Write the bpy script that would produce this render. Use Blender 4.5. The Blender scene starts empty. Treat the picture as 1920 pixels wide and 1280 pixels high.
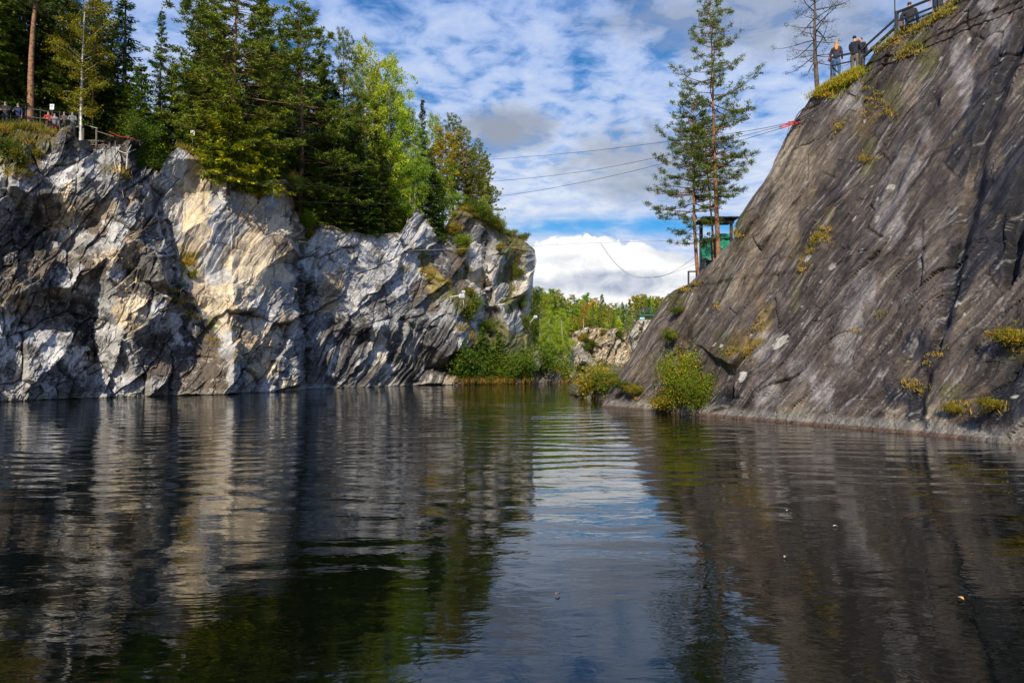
import bpy, bmesh, math, random
import numpy as np
from mathutils import Vector, Matrix
from mathutils.geometry import delaunay_2d_cdt

random.seed(7)
RNG = np.random.default_rng(11)
R = math.radians
C = bpy.context.scene.collection
scene = bpy.context.scene

# ------------------------------------------------------------------ camera
F = 1280.0                       # focal length in photo pixels (24 mm on 36 mm)
CAMH = 2.0
PITCH = math.atan(50 / F)
cam_d = bpy.data.cameras.new('camera')
cam = bpy.data.objects.new('camera', cam_d)
C.objects.link(cam)
cam_d.lens = 24; cam_d.sensor_width = 36
cam_d.clip_start = 0.1; cam_d.clip_end = 3000
cam.location = (0, 0, CAMH)
cam.rotation_euler = (math.pi / 2 + PITCH, 0, 0)
scene.camera = cam

# ------------------------------------------------------------------ node helpers
class S:
    """wraps a socket so that shader maths can be written as an expression"""
    def __init__(s, nt, sock): s.nt = nt; s.s = sock
    def _m(s, op, *o, clamp=False):
        n = s.nt.nodes.new('ShaderNodeMath'); n.operation = op; n.use_clamp = clamp
        for i, v in enumerate((s,) + o):
            if isinstance(v, S): s.nt.links.new(v.s, n.inputs[i])
            else: n.inputs[i].default_value = v
        return S(s.nt, n.outputs[0])
    def __add__(s, o): return s._m('ADD', o)
    __radd__ = __add__
    def __mul__(s, o): return s._m('MULTIPLY', o)
    __rmul__ = __mul__
    def __sub__(s, o): return s._m('SUBTRACT', o)
    def __rsub__(s, o): return (s * -1.0) + o
    def __truediv__(s, o): return s._m('DIVIDE', o)
    def pow(s, o): return s._m('POWER', o)
    def sin(s): return s._m('SINE')
    def abs(s): return s._m('ABSOLUTE')
    def max(s, o): return s._m('MAXIMUM', o)
    def min(s, o): return s._m('MINIMUM', o)
    def sat(s): return s._m('ADD', 0.0, clamp=True)
    def sm(s, a, b):
        n = s.nt.nodes.new('ShaderNodeMapRange'); n.interpolation_type = 'SMOOTHSTEP'
        s.nt.links.new(s.s, n.inputs[0])
        n.inputs[1].default_value = min(a, b); n.inputs[2].default_value = max(a, b)
        n.inputs[3].default_value = 0.0 if a < b else 1.0
        n.inputs[4].default_value = 1.0 if a < b else 0.0
        return S(s.nt, n.outputs[0])

def put(nt, sock, v):
    if isinstance(v, S): nt.links.new(v.s, sock)
    elif hasattr(v, 'is_output'): nt.links.new(v, sock)
    else: sock.default_value = v

def comb(nt, x, y, z):
    n = nt.nodes.new('ShaderNodeCombineXYZ')
    put(nt, n.inputs[0], x); put(nt, n.inputs[1], y); put(nt, n.inputs[2], z)
    return n.outputs[0]

def sep(nt, v):
    n = nt.nodes.new('ShaderNodeSeparateXYZ'); nt.links.new(v, n.inputs[0])
    return [S(nt, o) for o in n.outputs]

def noise(nt, vec, scale, detail=4, rough=0.55, dist=0.0, kind=None):
    n = nt.nodes.new('ShaderNodeTexNoise')
    if kind: n.noise_type = kind
    nt.links.new(vec, n.inputs['Vector'])
    n.inputs['Scale'].default_value = scale; n.inputs['Detail'].default_value = detail
    n.inputs['Roughness'].default_value = rough; n.inputs['Distortion'].default_value = dist
    return S(nt, n.outputs[0])

def mixc(nt, f, a, b, mode='MIX'):
    n = nt.nodes.new('ShaderNodeMix'); n.data_type = 'RGBA'; n.blend_type = mode
    put(nt, n.inputs[0], f)
    for i, v in ((6, a), (7, b)):
        if isinstance(v, tuple): n.inputs[i].default_value = (*v, 1) if len(v) == 3 else v
        else: put(nt, n.inputs[i], v)
    return n.outputs[2]

# ------------------------------------------------------------------ sky
SUN_DIR = Vector((-0.16, -0.80, 0.58)).normalized()       # towards the sun
elev = math.asin(SUN_DIR.z); azim = math.atan2(SUN_DIR.x, SUN_DIR.y)
world = bpy.data.worlds.new('World'); scene.world = world; world.use_nodes = True
nt = world.node_tree; nt.nodes.clear()
sky = nt.nodes.new('ShaderNodeTexSky'); sky.sky_type = 'NISHITA'; sky.sun_disc = False
sky.sun_elevation = elev; sky.sun_rotation = azim
sky.air_density = 1.0; sky.dust_density = 0.3; sky.ozone_density = 3.0
tc = nt.nodes.new('ShaderNodeTexCoord'); dvec = tc.outputs['Generated']
dx, dy, dz = sep(nt, dvec)
def sky_u(): return dx / dy.abs().max(0.02) * 1280 + 960
def sky_v(): return 690 - dz / dy.abs().max(0.02) * 1280
U, V = sky_u(), sky_v()
zz = dz.max(0.03) + 0.10
pl = comb(nt, dx / zz, dy / zz, 0.0)
n_small = noise(nt, pl, 8.5, 6, 0.58, 0.3)
n_mid = noise(nt, pl, 2.3, 5, 0.55, 0.4)
n_big = noise(nt, pl, 0.6, 3, 0.5)
cover = n_small * 0.66 + n_mid * 0.34 + n_big * 0.22 - V.sm(250, -80) * 0.03
alto = cover.sm(0.39, 0.63)
low = V.sm(120, 380)                                       # smoother, whiter lower down
alto = alto.max((low * 0.80 + n_mid * 0.50 + n_small * 0.35 - 0.22).sat())
n_c = noise(nt, comb(nt, U * 0.012, V * 0.018, 0.0), 1.0, 7, 0.6, 0.3)
n_c2 = noise(nt, comb(nt, U * 0.005, V * 0.014, 3.0), 1.0, 5, 0.5)
n_l = noise(nt, comb(nt, U * 0.022, V * 0.03, 7.0), 1.0, 6, 0.55, 0.5)
def blob(cx, cy, rx, ry, amp=0.9):
    ex, ey = (U - cx) / rx, (V - cy) / ry
    return (ex * ex + ey * ey + (n_c - 0.5) * 4.0 * amp)
blue_band = ((V - 422) / 30).abs().sm(1.0, 0.1) * n_c2.sm(0.36, 0.54) * U.sm(860, 1000)
alto = (alto * (1.0 - blue_band * 0.85)).sat()
# the big cumulus above the gap: flat base, bulging top
topline = 436 + ((U - 1112) / 120).abs().pow(1.3) * 27 + (n_l - 0.5) * 100 + (n_c - 0.5) * 40
cum = (V - topline).sm(0, 10) * U.sm(820, 960)
cum_fade = V.sm(660, 640)
cum = cum * cum_fade.max(0.6)
grey_in = (blob(1150, 530, 170, 24, 0.55).sm(1.8, 0.0) * 0.75).max(blob(1290, 472, 95, 24, 0.5).sm(1.5, 0.0) * 0.5).max(blob(1060, 490, 60, 16, 0.5).sm(1.5, 0.0) * 0.25)
grey_in = grey_in.max(((V - 595) / 30).abs().sm(1.0, 0.0) * 0.35)
puff = blob(950, 236, 92, 52, 0.42).sm(1.45, 0.15) * 0.9
puff2 = blob(1225, 300, 170, 80, 0.6).sm(1.5, 0.0) * 0.75
puff3 = blob(1430, 20, 320, 85, 0.8).sm(1.6, 0.0) * 0.7
puff = puff.max(blob(945, 240, 60, 34, 0.3).sm(1.4, 0.3))
grey = puff.max(puff2).max(puff3)
fac = alto.max(cum).max(grey)
altoc = mixc(nt, (cover - 0.5) * 2.6 + low * 0.35, (0.34, 0.52, 0.95), (0.84, 0.92, 1.04))
cumc = mixc(nt, (grey_in + (n_l - 0.52) * 1.6 * (V - topline).sm(4, 40)).sat(), (1.18, 1.18, 1.17), (0.46, 0.53, 0.68))
altoc = mixc(nt, V.sm(110, -160) * 0.75, altoc, mixc(nt, (cover - 0.5) * 2.6, (0.10, 0.26, 0.78), (0.46, 0.64, 1.0)))
cc = mixc(nt, grey, altoc, (0.36, 0.41, 0.52))
cc = mixc(nt, cum, cc, cumc)
bg1 = nt.nodes.new('ShaderNodeBackground'); bg2 = nt.nodes.new('ShaderNodeBackground')
hs = nt.nodes.new('ShaderNodeHueSaturation'); hs.inputs['Saturation'].default_value = 1.6
nt.links.new(sky.outputs[0], hs.inputs['Color'])
nt.links.new(hs.outputs[0], bg1.inputs[0]); bg1.inputs[1].default_value = 0.12
nt.links.new(cc, bg2.inputs[0]); bg2.inputs[1].default_value = 0.90
mx = nt.nodes.new('ShaderNodeMixShader'); put(nt, mx.inputs[0], fac)
nt.links.new(bg1.outputs[0], mx.inputs[1]); nt.links.new(bg2.outputs[0], mx.inputs[2])
wo = nt.nodes.new('ShaderNodeOutputWorld'); nt.links.new(mx.outputs[0], wo.inputs[0])
world.cycles.sampling_method = 'MANUAL'; world.cycles.sample_map_resolution = 512

# ------------------------------------------------------------------ sun, exposure
sl = bpy.data.lights.new('sun', 'SUN'); sl.energy = 5.0; sl.angle = R(0.5); sl.color = (1.0, 0.91, 0.74)
sun = bpy.data.objects.new('sun', sl); C.objects.link(sun)
sun.rotation_euler = (-SUN_DIR).to_track_quat('-Z', 'Y').to_euler()
sun.location = (-20, -20, 60)
scene.view_settings.view_transform = 'Standard'; scene.view_settings.look = 'None'
scene.view_settings.exposure = 0.0; scene.view_settings.gamma = 1.0
scene.view_settings.use_curve_mapping = False
cy = scene.cycles
cy.max_bounces = 6; cy.diffuse_bounces = 3; cy.glossy_bounces = 3; cy.transmission_bounces = 3
cy.transparent_max_bounces = 8; cy.caustics_reflective = False; cy.caustics_refractive = False
cy.sample_clamp_indirect = 4.0

# ------------------------------------------------------------------ pixel -> point at a given distance
cP, sP = math.cos(PITCH), math.sin(PITCH)
def ray(px, py):
    """direction (numpy) through the photo point; px,py arrays or floats"""
    x = (np.asarray(px, float) - 960) / F; y = (640 - np.asarray(py, float)) / F
    return np.stack([x + 0 * y, cP - y * sP + 0 * x, sP + y * cP + 0 * x], -1)
def at(px, py, Y):
    d = ray(px, py); s = np.asarray(Y, float) / d[..., 1]
    p = d * s[..., None]; p[..., 2] += CAMH
    return p
def atv(px, py, Y): return Vector(at(px, py, Y).tolist())

# ------------------------------------------------------------------ numpy noise
def _hash(ix, iy, iz, seed):
    h = (ix.astype(np.int64) * 73856093) ^ (iy.astype(np.int64) * 19349663) ^ (iz.astype(np.int64) * 83492791) ^ (seed * 2654435761)
    h = (h ^ (h >> 13)) * 1274126177 & 0x7fffffff
    h = (h ^ (h >> 16)) * 668265263 & 0x7fffffff
    return ((h ^ (h >> 15)) & 0xffffff) / float(0xffffff)
def vnoise(x, y, z=None, seed=0):
    """smooth gradient noise in -1..1"""
    x, y = np.broadcast_arrays(x, y)
    if z is not None: x = x + z * 0.71; y = y - z * 0.53
    ix, iy = np.floor(x), np.floor(y)
    fx, fy = x - ix, y - iy
    u, v = (f * f * f * (f * (f * 6 - 15) + 10) for f in (fx, fy))
    i0 = (ix.astype(np.int64) & 511); j0 = (iy.astype(np.int64) & 511)
    G = _grad(seed); out = 0
    for a in (0, 1):
        for b in (0, 1):
            g = G[(i0 + a) & 511, (j0 + b) & 511]
            out = out + (g[..., 0] * (fx - a) + g[..., 1] * (fy - b)) * (u if a else 1 - u) * (v if b else 1 - v)
    return out * 1.5
_GR = {}
def _grad(seed):
    if seed not in _GR:
        t = np.random.default_rng(seed * 7 + 3).random((512, 512)) * 2 * math.pi
        _GR[seed] = np.stack([np.cos(t), np.sin(t)], -1)
    return _GR[seed]
def fbm(x, y, z=None, seed=0, octv=4, gain=0.5):
    o = 0; a = 1.0; t = 0; f = 1.0
    for k in range(octv):
        o = o + a * vnoise(x * f, y * f, None if z is None else z * f, seed + k * 17); t += a
        a *= gain; f *= 2.03
    return o / t
def facets(x, y, seed=0, tilt=1.0):
    """broken planes: each cell has its own height and tilt -> (height, crack distance, cell random)"""
    T = np.random.default_rng(seed * 13 + 5).random((512, 512, 6))
    ix, iy = np.floor(x).astype(np.int64), np.floor(y).astype(np.int64)
    b1 = np.full(x.shape, 9.0); b2 = np.full(x.shape, 9.0)
    hh = np.zeros(x.shape); cid = np.zeros(x.shape)
    for a in (-1, 0, 1):
        for b in (-1, 0, 1):
            q = T[(ix + a) & 511, (iy + b) & 511]
            ex, ey = x - ix - a - q[..., 0], y - iy - b - q[..., 1]
            d = np.hypot(ex, ey)
            h = (q[..., 2] - 0.5) + tilt * ((q[..., 3] - 0.5) * ex + (q[..., 4] - 0.5) * ey)
            near = d < b1
            b2 = np.where(near, b1, np.minimum(b2, d))
            hh = np.where(near, h, hh); cid = np.where(near, q[..., 5], cid); b1 = np.where(near, d, b1)
    return hh, b2 - b1, cid
def sstep(a, b, x):
    t = np.clip((x - a) / (b - a), 0, 1); return t * t * (3 - 2 * t)

# ------------------------------------------------------------------ mesh helpers
def mesh_np(name, verts, faces, cols=None, mat=None, smooth=False, extra=None):
    """faces: (n,k) array, all with the same number of corners"""
    verts = np.asarray(verts, np.float32); faces = np.asarray(faces, np.int32)
    me = bpy.data.meshes.new(name)
    n, k = faces.shape
    me.vertices.add(len(verts)); me.vertices.foreach_set('co', verts.ravel())
    me.loops.add(n * k); me.loops.foreach_set('vertex_index', faces.ravel())
    me.polygons.add(n); me.polygons.foreach_set('loop_start', np.arange(0, n * k, k, dtype=np.int32))
    me.polygons.foreach_set('use_smooth', np.full(n, smooth))
    if cols is not None:
        a = me.color_attributes.new('Col', 'FLOAT_COLOR', 'POINT')
        c4 = np.ones((len(verts), 4), np.float32); c4[:, :3] = cols
        a.data.foreach_set('color', c4.ravel())
    me.update(calc_edges=True); me.validate()
    if mat: me.materials.append(mat)
    return me
def grid_faces(nr, nc):
    i = np.arange(nr - 1)[:, None] * nc + np.arange(nc - 1)[None, :]
    return np.stack([i, i + 1, i + nc + 1, i + nc], -1).reshape(-1, 4)
def ob(name, me, parent=None, loc=None):
    o = bpy.data.objects.new(name, me); C.objects.link(o)
    if parent is not None: o.parent = parent
    if loc is not None: o.location = loc
    return o
def tag(o, label=None, cat=None, group=None, kind=None):
    if label: o['label'] = label
    if cat: o['category'] = cat
    if group: o['group'] = group
    if kind: o['kind'] = kind
    return o
def thing(name, label, cat, loc=(0, 0, 0), group=None, rz=0.0):
    o = bpy.data.objects.new(name, None); o.empty_display_size = 0.3; C.objects.link(o)
    o.location = loc; o.rotation_euler = (0, 0, rz)
    return tag(o, label, cat, group)

class MB:
    """collects tubes and boxes; build() makes one mesh"""
    def __init__(s): s.v = []; s.f3 = []; s.f4 = []; s.n = 0
    def add(s, v, f4=None, f3=None):
        v = np.asarray(v, float)
        if f4 is not None and len(f4): s.f4.append(np.asarray(f4) + s.n)
        if f3 is not None and len(f3): s.f3.append(np.asarray(f3) + s.n)
        s.v.append(v); s.n += len(v)
    def tube(s, pts, rad, k=6, caps=True):
        pts = np.asarray(pts, float); n = len(pts)
        rad = np.broadcast_to(np.asarray(rad, float), (n,))
        tg = np.gradient(pts, axis=0); tg /= np.linalg.norm(tg, axis=1)[:, None] + 1e-9
        ref = np.array([0, 0, 1.0]) if abs(tg[:, 2]).mean() < 0.8 else np.array([1.0, 0, 0])
        a = np.cross(tg, ref); a /= np.linalg.norm(a, axis=1)[:, None] + 1e-9
        b = np.cross(tg, a)
        th = np.arange(k) * 2 * math.pi / k
        v = pts[:, None] + rad[:, None, None] * (np.cos(th)[None, :, None] * a[:, None] + np.sin(th)[None, :, None] * b[:, None])
        v = v.reshape(-1, 3)
        i = np.arange(n - 1)[:, None] * k + np.arange(k)[None]
        j = np.arange(n - 1)[:, None] * k + (np.arange(k)[None] + 1) % k
        f = np.stack([i, j, j + k, i + k], -1).reshape(-1, 4)
        f3 = None
        if caps:
            v = np.vstack([v, pts[:1], pts[-1:]]); c0 = n * k; c1 = c0 + 1
            q = np.arange(k); q2 = (q + 1) % k
            f3 = np.vstack([np.stack([np.full(k, c0), q2, q], -1),
                            np.stack([np.full(k, c1), q + (n - 1) * k, q2 + (n - 1) * k], -1)])
        s.add(v, f, f3); return s
    def box(s, c, size, rot=None, bev=0.0):
        hx, hy, hz = (q / 2 for q in size)
        if bev <= 0:
            v = np.array([(x, y, z) for x in (-hx, hx) for y in (-hy, hy) for z in (-hz, hz)])
            f = [(0, 1, 3, 2), (4, 6, 7, 5), (0, 4, 5, 1), (2, 3, 7, 6), (0, 2, 6, 4), (1, 5, 7, 3)]
            if rot is not None: v = v @ np.array(rot).T
            s.add(v + np.array(c), f)
        else:
            bm = bmesh.new(); bmesh.ops.create_cube(bm, size=1)
            for q in bm.verts: q.co = Vector((q.co.x * size[0], q.co.y * size[1], q.co.z * size[2]))
            bmesh.ops.bevel(bm, geom=bm.edges[:], offset=bev, segments=2, affect='EDGES')
            bmesh.ops.triangulate(bm, faces=bm.faces[:])
            bm.verts.ensure_lookup_table()
            v = np.array([tuple(q.co) for q in bm.verts]); f = np.array([[w.index for w in p.verts] for p in bm.faces])
            bm.free()
            if rot is not None: v = v @ np.array(rot).T
            s.add(v + np.array(c), None, f)
        return s
    def bar(s, p, q, w, h=None):
        """square bar from p to q"""
        h = h or w; p = Vector(p); q = Vector(q); d = q - p
        rot = d.to_track_quat('X', 'Z').to_matrix()
        return s.box(tuple((p + q) / 2), (d.length, w, h), rot=rot)
    def mesh(s, name, mat=None, smooth=False, col=None):
        me = bpy.data.meshes.new(name)
        v = np.vstack(s.v).astype(np.float32)
        f4 = np.vstack(s.f4) if s.f4 else np.zeros((0, 4), int)
        f3 = np.vstack(s.f3) if s.f3 else np.zeros((0, 3), int)
        me.vertices.add(len(v)); me.vertices.foreach_set('co', v.ravel())
        me.loops.add(f4.size + f3.size)
        me.loops.foreach_set('vertex_index', np.concatenate([f4.ravel(), f3.ravel()]).astype(np.int32))
        me.polygons.add(len(f4) + len(f3))
        ls = np.concatenate([np.arange(len(f4)) * 4, f4.size + np.arange(len(f3)) * 3]).astype(np.int32)
        me.polygons.foreach_set('loop_start', ls)
        me.polygons.foreach_set('use_smooth', np.full(len(ls), smooth))
        me.update(calc_edges=True); me.validate()
        if mat: me.materials.append(mat)
        return me

# ------------------------------------------------------------------ materials
MATS = {}
def new_mat(name):
    m = bpy.data.materials.new(name); m.use_nodes = True
    nt = m.node_tree; p = nt.nodes['Principled BSDF']
    MATS[name] = m
    return m, nt, p
def plain(name, col, rough=0.6, metal=0.0, var=0.15, scale=8.0, bump=0.0):
    m, nt, p = new_mat(name)
    tcn = nt.nodes.new('ShaderNodeTexCoord')
    nv = noise(nt, tcn.outputs['Object'], scale, 5)
    c = mixc(nt, nv.sm(0.3, 0.7), tuple(q * (1 - var) for q in col), tuple(min(1, q * (1 + var)) for q in col))
    nt.links.new(c, p.inputs['Base Color'])
    p.inputs['Roughness'].default_value = rough; p.inputs['Metallic'].default_value = metal
    if bump:
        b = nt.nodes.new('ShaderNodeBump'); b.inputs['Distance'].default_value = bump
        put(nt, b.inputs['Height'], nv); nt.links.new(b.outputs[0], p.inputs['Normal'])
    return m

def rock_mat(name, rough=0.8, bumpd=0.05, fine=9.0, var=0.55):
    m, nt, p = new_mat(name)
    at_ = nt.nodes.new('ShaderNodeVertexColor'); at_.layer_name = 'Col'
    g = nt.nodes.new('ShaderNodeNewGeometry'); pos = g.outputs['Position']
    x, y, z = sep(nt, pos)
    st = comb(nt, (x + z * -0.55) * 1.0, (y + z * 0.35) * 1.0, z * 0.45)      # runs along the bedding
    a = noise(nt, st, fine, 6, 0.65, 0.4)
    b = noise(nt, pos, fine * 2.6, 5, 0.6)
    k = (a * 0.65 + b * 0.35)
    f = k.sm(0.34, 0.66) * var + (1.0 - var * 0.5)
    col = mixc(nt, 1.0, at_.outputs[0], comb(nt, f, f, f), 'MULTIPLY')
    # small rusty and ochre flecks
    fl = noise(nt, pos, fine * 0.7, 4, 0.6, 1.0).sm(0.60, 0.72)
    col = mixc(nt, fl * 0.35, col, (0.20, 0.14, 0.08))
    nt.links.new(col, p.inputs['Base Color'])
    p.inputs['Roughness'].default_value = rough
    p.inputs['Specular IOR Level'].default_value = 0.35
    bn = nt.nodes.new('ShaderNodeBump'); bn.inputs['Distance'].default_value = bumpd; bn.inputs['Strength'].default_value = 0.9
    put(nt, bn.inputs['Height'], k); nt.links.new(bn.outputs[0], p.inputs['Normal'])
    return m
M_ROCK = rock_mat('marble rock', 0.75, 0.05, 2.6, 0.6)
M_SLAB = rock_mat('dark slab rock', 0.62, 0.035, 8.0, 0.95)
M_FARROCK = rock_mat('distant rock', 0.85, 0.2, 1.2, 0.5)

def leaf_mat(name, tint=(1.45, 1.30, 0.95), trans=0.35, objvar=0.25):
    m, nt, p = new_mat(name)
    a = nt.nodes.new('ShaderNodeVertexColor'); a.layer_name = 'Col'
    oi = nt.nodes.new('ShaderNodeObjectInfo'); rnd = S(nt, oi.outputs['Random'])
    v = rnd * (2 * objvar) + (1 - objvar)
    c = mixc(nt, 1.0, a.outputs[0], tint, 'MULTIPLY')
    c = mixc(nt, 1.0, c, comb(nt, v * (rnd * 0.3 + 0.85), v, v * 0.9), 'MULTIPLY')
    nt.links.new(c, p.inputs['Base Color']); p.inputs['Roughness'].default_value = 0.55
    p.inputs['Specular IOR Level'].default_value = 0.25
    tr = nt.nodes.new('ShaderNodeBsdfTranslucent'); nt.links.new(c, tr.inputs[0])
    mx = nt.nodes.new('ShaderNodeMixShader'); mx.inputs[0].default_value = trans
    nt.links.new(p.outputs[0], mx.inputs[1]); nt.links.new(tr.outputs[0], mx.inputs[2])
    nt.links.new(mx.outputs[0], nt.nodes['Material Output'].inputs[0])
    return m
M_NEEDLE = leaf_mat('conifer needles', trans=0.25)
M_LEAF = leaf_mat('broad leaves', trans=0.45)
M_GRASS = leaf_mat('grass blades', trans=0.35, objvar=0.1)
M_BARK = plain('grey brown bark', (0.11, 0.085, 0.065), 0.9, var=0.5, scale=6, bump=0.03)
M_PINEBARK = plain('orange pine bark', (0.27, 0.135, 0.07), 0.85, var=0.5, scale=5, bump=0.03)
M_BIRCHBARK = plain('white birch bark', (0.62, 0.58, 0.50), 0.7, var=0.35, scale=4, bump=0.02)

# ------------------------------------------------------------------ water
def make_water():
    m, nt, p = new_mat('lake water')
    g = nt.nodes.new('ShaderNodeNewGeometry'); pos = g.outputs['Position']
    x, y, z = sep(nt, pos)
    wx = noise(nt, comb(nt, x * 0.12, y * 0.16, 0.0), 1.0, 3, 0.5)
    wy = noise(nt, comb(nt, x * 0.35, y * 0.5, 5.0), 1.0, 3, 0.5)
    ph = y + x * -0.10 + (wx - 0.5) * 7.0 + (wy - 0.5) * 0.9
    w1 = (ph * (2 * math.pi / 1.15)).sin()
    w2 = (ph * (2 * math.pi / 0.61) + x * 0.5).sin()
    n1 = noise(nt, comb(nt, x * 0.75, y * 2.0, 0.0), 1.0, 3, 0.5, 0.6)
    n2 = noise(nt, comb(nt, x * 2.4, y * 4.6, 2.0), 1.0, 3, 0.55, 0.4)
    n3 = noise(nt, comb(nt, x * 8.0, y * 13.0, 4.0), 1.0, 2, 0.5)
    calm = noise(nt, comb(nt, x * 0.10, y * 0.10, 9.0), 1.0, 3, 0.5).sm(0.33, 0.66)
    # the breeze reaches the middle of the lake more than the near water
    far = y.sm(5.0, 16.0)
    amp1 = (far * 0.85 + 0.15) * (calm * 0.7 + 0.3)
    h = w1 * amp1 * 0.0085 + w2 * amp1 * 0.0013 + (n1 - 0.5) * 0.013 * (far * 0.5 + 0.5) + (n2 - 0.5) * (calm * 0.8 + 0.2) * 0.0045 + (n3 - 0.5) * 0.0008 * far
    b = nt.nodes.new('ShaderNodeBump'); b.inputs['Distance'].default_value = 1.0; b.inputs['Strength'].default_value = 1.0
    put(nt, b.inputs['Height'], h); nt.links.new(b.outputs[0], p.inputs['Normal'])
    p.inputs['Base Color'].default_value = (0.0015, 0.003, 0.0015, 1)
    p.inputs['Roughness'].default_value = 0.03
    p.inputs['IOR'].default_value = 1.60
    v = []; f = []
    xs = np.concatenate([np.linspace(-400, -60, 6), np.linspace(-50, 50, 21), np.linspace(60, 400, 6)])
    ys = np.concatenate([np.linspace(-60, -5, 6), np.linspace(0, 110, 45), np.linspace(120, 160, 4)])
    X, Y = np.meshgrid(xs, ys)
    V_ = np.stack([X, Y, 0 * X], -1).reshape(-1, 3)
    o = ob('water', mesh_np('water', V_, grid_faces(len(ys), len(xs)), mat=m, smooth=True))
    tag(o, 'dark rippled lake water reflecting the cliffs and the sky', kind='structure')
make_water()

# ================================================================== MARBLE CLIFF ON THE FAR LEFT BANK
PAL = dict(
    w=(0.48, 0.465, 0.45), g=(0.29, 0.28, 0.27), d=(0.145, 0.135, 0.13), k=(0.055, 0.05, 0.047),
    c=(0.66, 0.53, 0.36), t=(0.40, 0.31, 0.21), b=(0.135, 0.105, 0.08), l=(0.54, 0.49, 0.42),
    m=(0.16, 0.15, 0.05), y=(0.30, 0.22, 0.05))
ROWS = {  # rock colour runs; some dark ones paint the shade below lookout, ridge and overhang
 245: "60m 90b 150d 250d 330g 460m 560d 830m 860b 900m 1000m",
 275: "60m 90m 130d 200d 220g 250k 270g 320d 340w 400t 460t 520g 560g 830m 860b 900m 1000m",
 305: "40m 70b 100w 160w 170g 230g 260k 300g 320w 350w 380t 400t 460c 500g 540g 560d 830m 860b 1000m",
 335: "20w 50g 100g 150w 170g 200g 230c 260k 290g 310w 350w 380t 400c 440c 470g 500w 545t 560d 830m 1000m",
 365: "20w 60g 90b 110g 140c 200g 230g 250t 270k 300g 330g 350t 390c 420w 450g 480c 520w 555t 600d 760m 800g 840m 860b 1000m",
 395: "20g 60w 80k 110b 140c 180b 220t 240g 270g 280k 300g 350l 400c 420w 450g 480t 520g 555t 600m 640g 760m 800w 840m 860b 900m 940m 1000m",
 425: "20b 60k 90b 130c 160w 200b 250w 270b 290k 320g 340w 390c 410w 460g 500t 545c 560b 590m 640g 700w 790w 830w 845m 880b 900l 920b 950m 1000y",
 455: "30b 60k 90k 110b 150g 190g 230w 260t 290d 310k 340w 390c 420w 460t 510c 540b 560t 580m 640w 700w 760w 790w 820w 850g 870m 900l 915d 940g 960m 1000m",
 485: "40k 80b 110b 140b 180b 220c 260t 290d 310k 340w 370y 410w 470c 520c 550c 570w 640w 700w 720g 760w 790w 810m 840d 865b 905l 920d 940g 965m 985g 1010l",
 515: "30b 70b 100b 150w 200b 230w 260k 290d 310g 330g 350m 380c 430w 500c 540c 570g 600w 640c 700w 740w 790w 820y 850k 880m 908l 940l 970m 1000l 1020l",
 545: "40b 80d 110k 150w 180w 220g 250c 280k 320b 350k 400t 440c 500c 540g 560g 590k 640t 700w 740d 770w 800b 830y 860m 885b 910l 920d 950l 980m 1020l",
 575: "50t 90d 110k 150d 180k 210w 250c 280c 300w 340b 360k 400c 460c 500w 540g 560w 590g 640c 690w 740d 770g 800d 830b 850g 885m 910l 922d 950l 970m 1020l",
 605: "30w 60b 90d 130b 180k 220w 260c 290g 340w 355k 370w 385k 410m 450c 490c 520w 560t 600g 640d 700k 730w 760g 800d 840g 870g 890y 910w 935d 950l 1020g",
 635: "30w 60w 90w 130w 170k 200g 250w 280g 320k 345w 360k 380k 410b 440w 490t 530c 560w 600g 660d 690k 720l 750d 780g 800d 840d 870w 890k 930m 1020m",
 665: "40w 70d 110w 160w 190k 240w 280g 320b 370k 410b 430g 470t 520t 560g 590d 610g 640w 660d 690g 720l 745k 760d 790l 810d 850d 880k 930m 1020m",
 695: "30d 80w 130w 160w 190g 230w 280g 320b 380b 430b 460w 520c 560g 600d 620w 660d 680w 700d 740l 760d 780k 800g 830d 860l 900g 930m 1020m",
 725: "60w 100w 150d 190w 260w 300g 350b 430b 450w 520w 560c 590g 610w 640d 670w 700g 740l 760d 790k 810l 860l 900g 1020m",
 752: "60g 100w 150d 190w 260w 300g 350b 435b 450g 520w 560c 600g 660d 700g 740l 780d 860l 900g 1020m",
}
def raster(rows, x0, x1, step=8):
    ys = sorted(rows); n = int((x1 - x0) / step) + 1
    img = np.zeros((len(ys), n, 3)); lab = np.zeros((len(ys), n), dtype='<U1')
    for r, yy in enumerate(ys):
        seg = [(int(q[:-1]), q[-1]) for q in rows[yy].split()]
        for i in range(n):
            x = x0 + i * step; c = seg[-1][1]
            for e, l in seg:
                if x <= e: c = l; break
            img[r, i] = PAL[c]; lab[r, i] = c
    return np.array(ys, float), img, lab
def sample(rows, ys, img, x0, step, x, y, hard=0.7):
    fi = (np.clip(x, x0, x0 + step * (img.shape[1] - 1)) - x0) / step
    fr = np.interp(y, ys, np.arange(len(ys)))
    def px(a, b):
        return img[np.clip(a, 0, img.shape[0] - 1).astype(int), np.clip(b, 0, img.shape[1] - 1).astype(int)]
    a0, b0 = np.floor(fr), np.floor(fi); fa, fb = (fr - a0)[..., None], (fi - b0)[..., None]
    soft = (px(a0, b0) * (1 - fa) + px(a0 + 1, b0) * fa) * (1 - fb) + (px(a0, b0 + 1) * (1 - fa) + px(a0 + 1, b0 + 1) * fa) * fb
    sharp = px(np.round(fr), np.round(fi))
    return sharp * hard + soft * (1 - hard)

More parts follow.
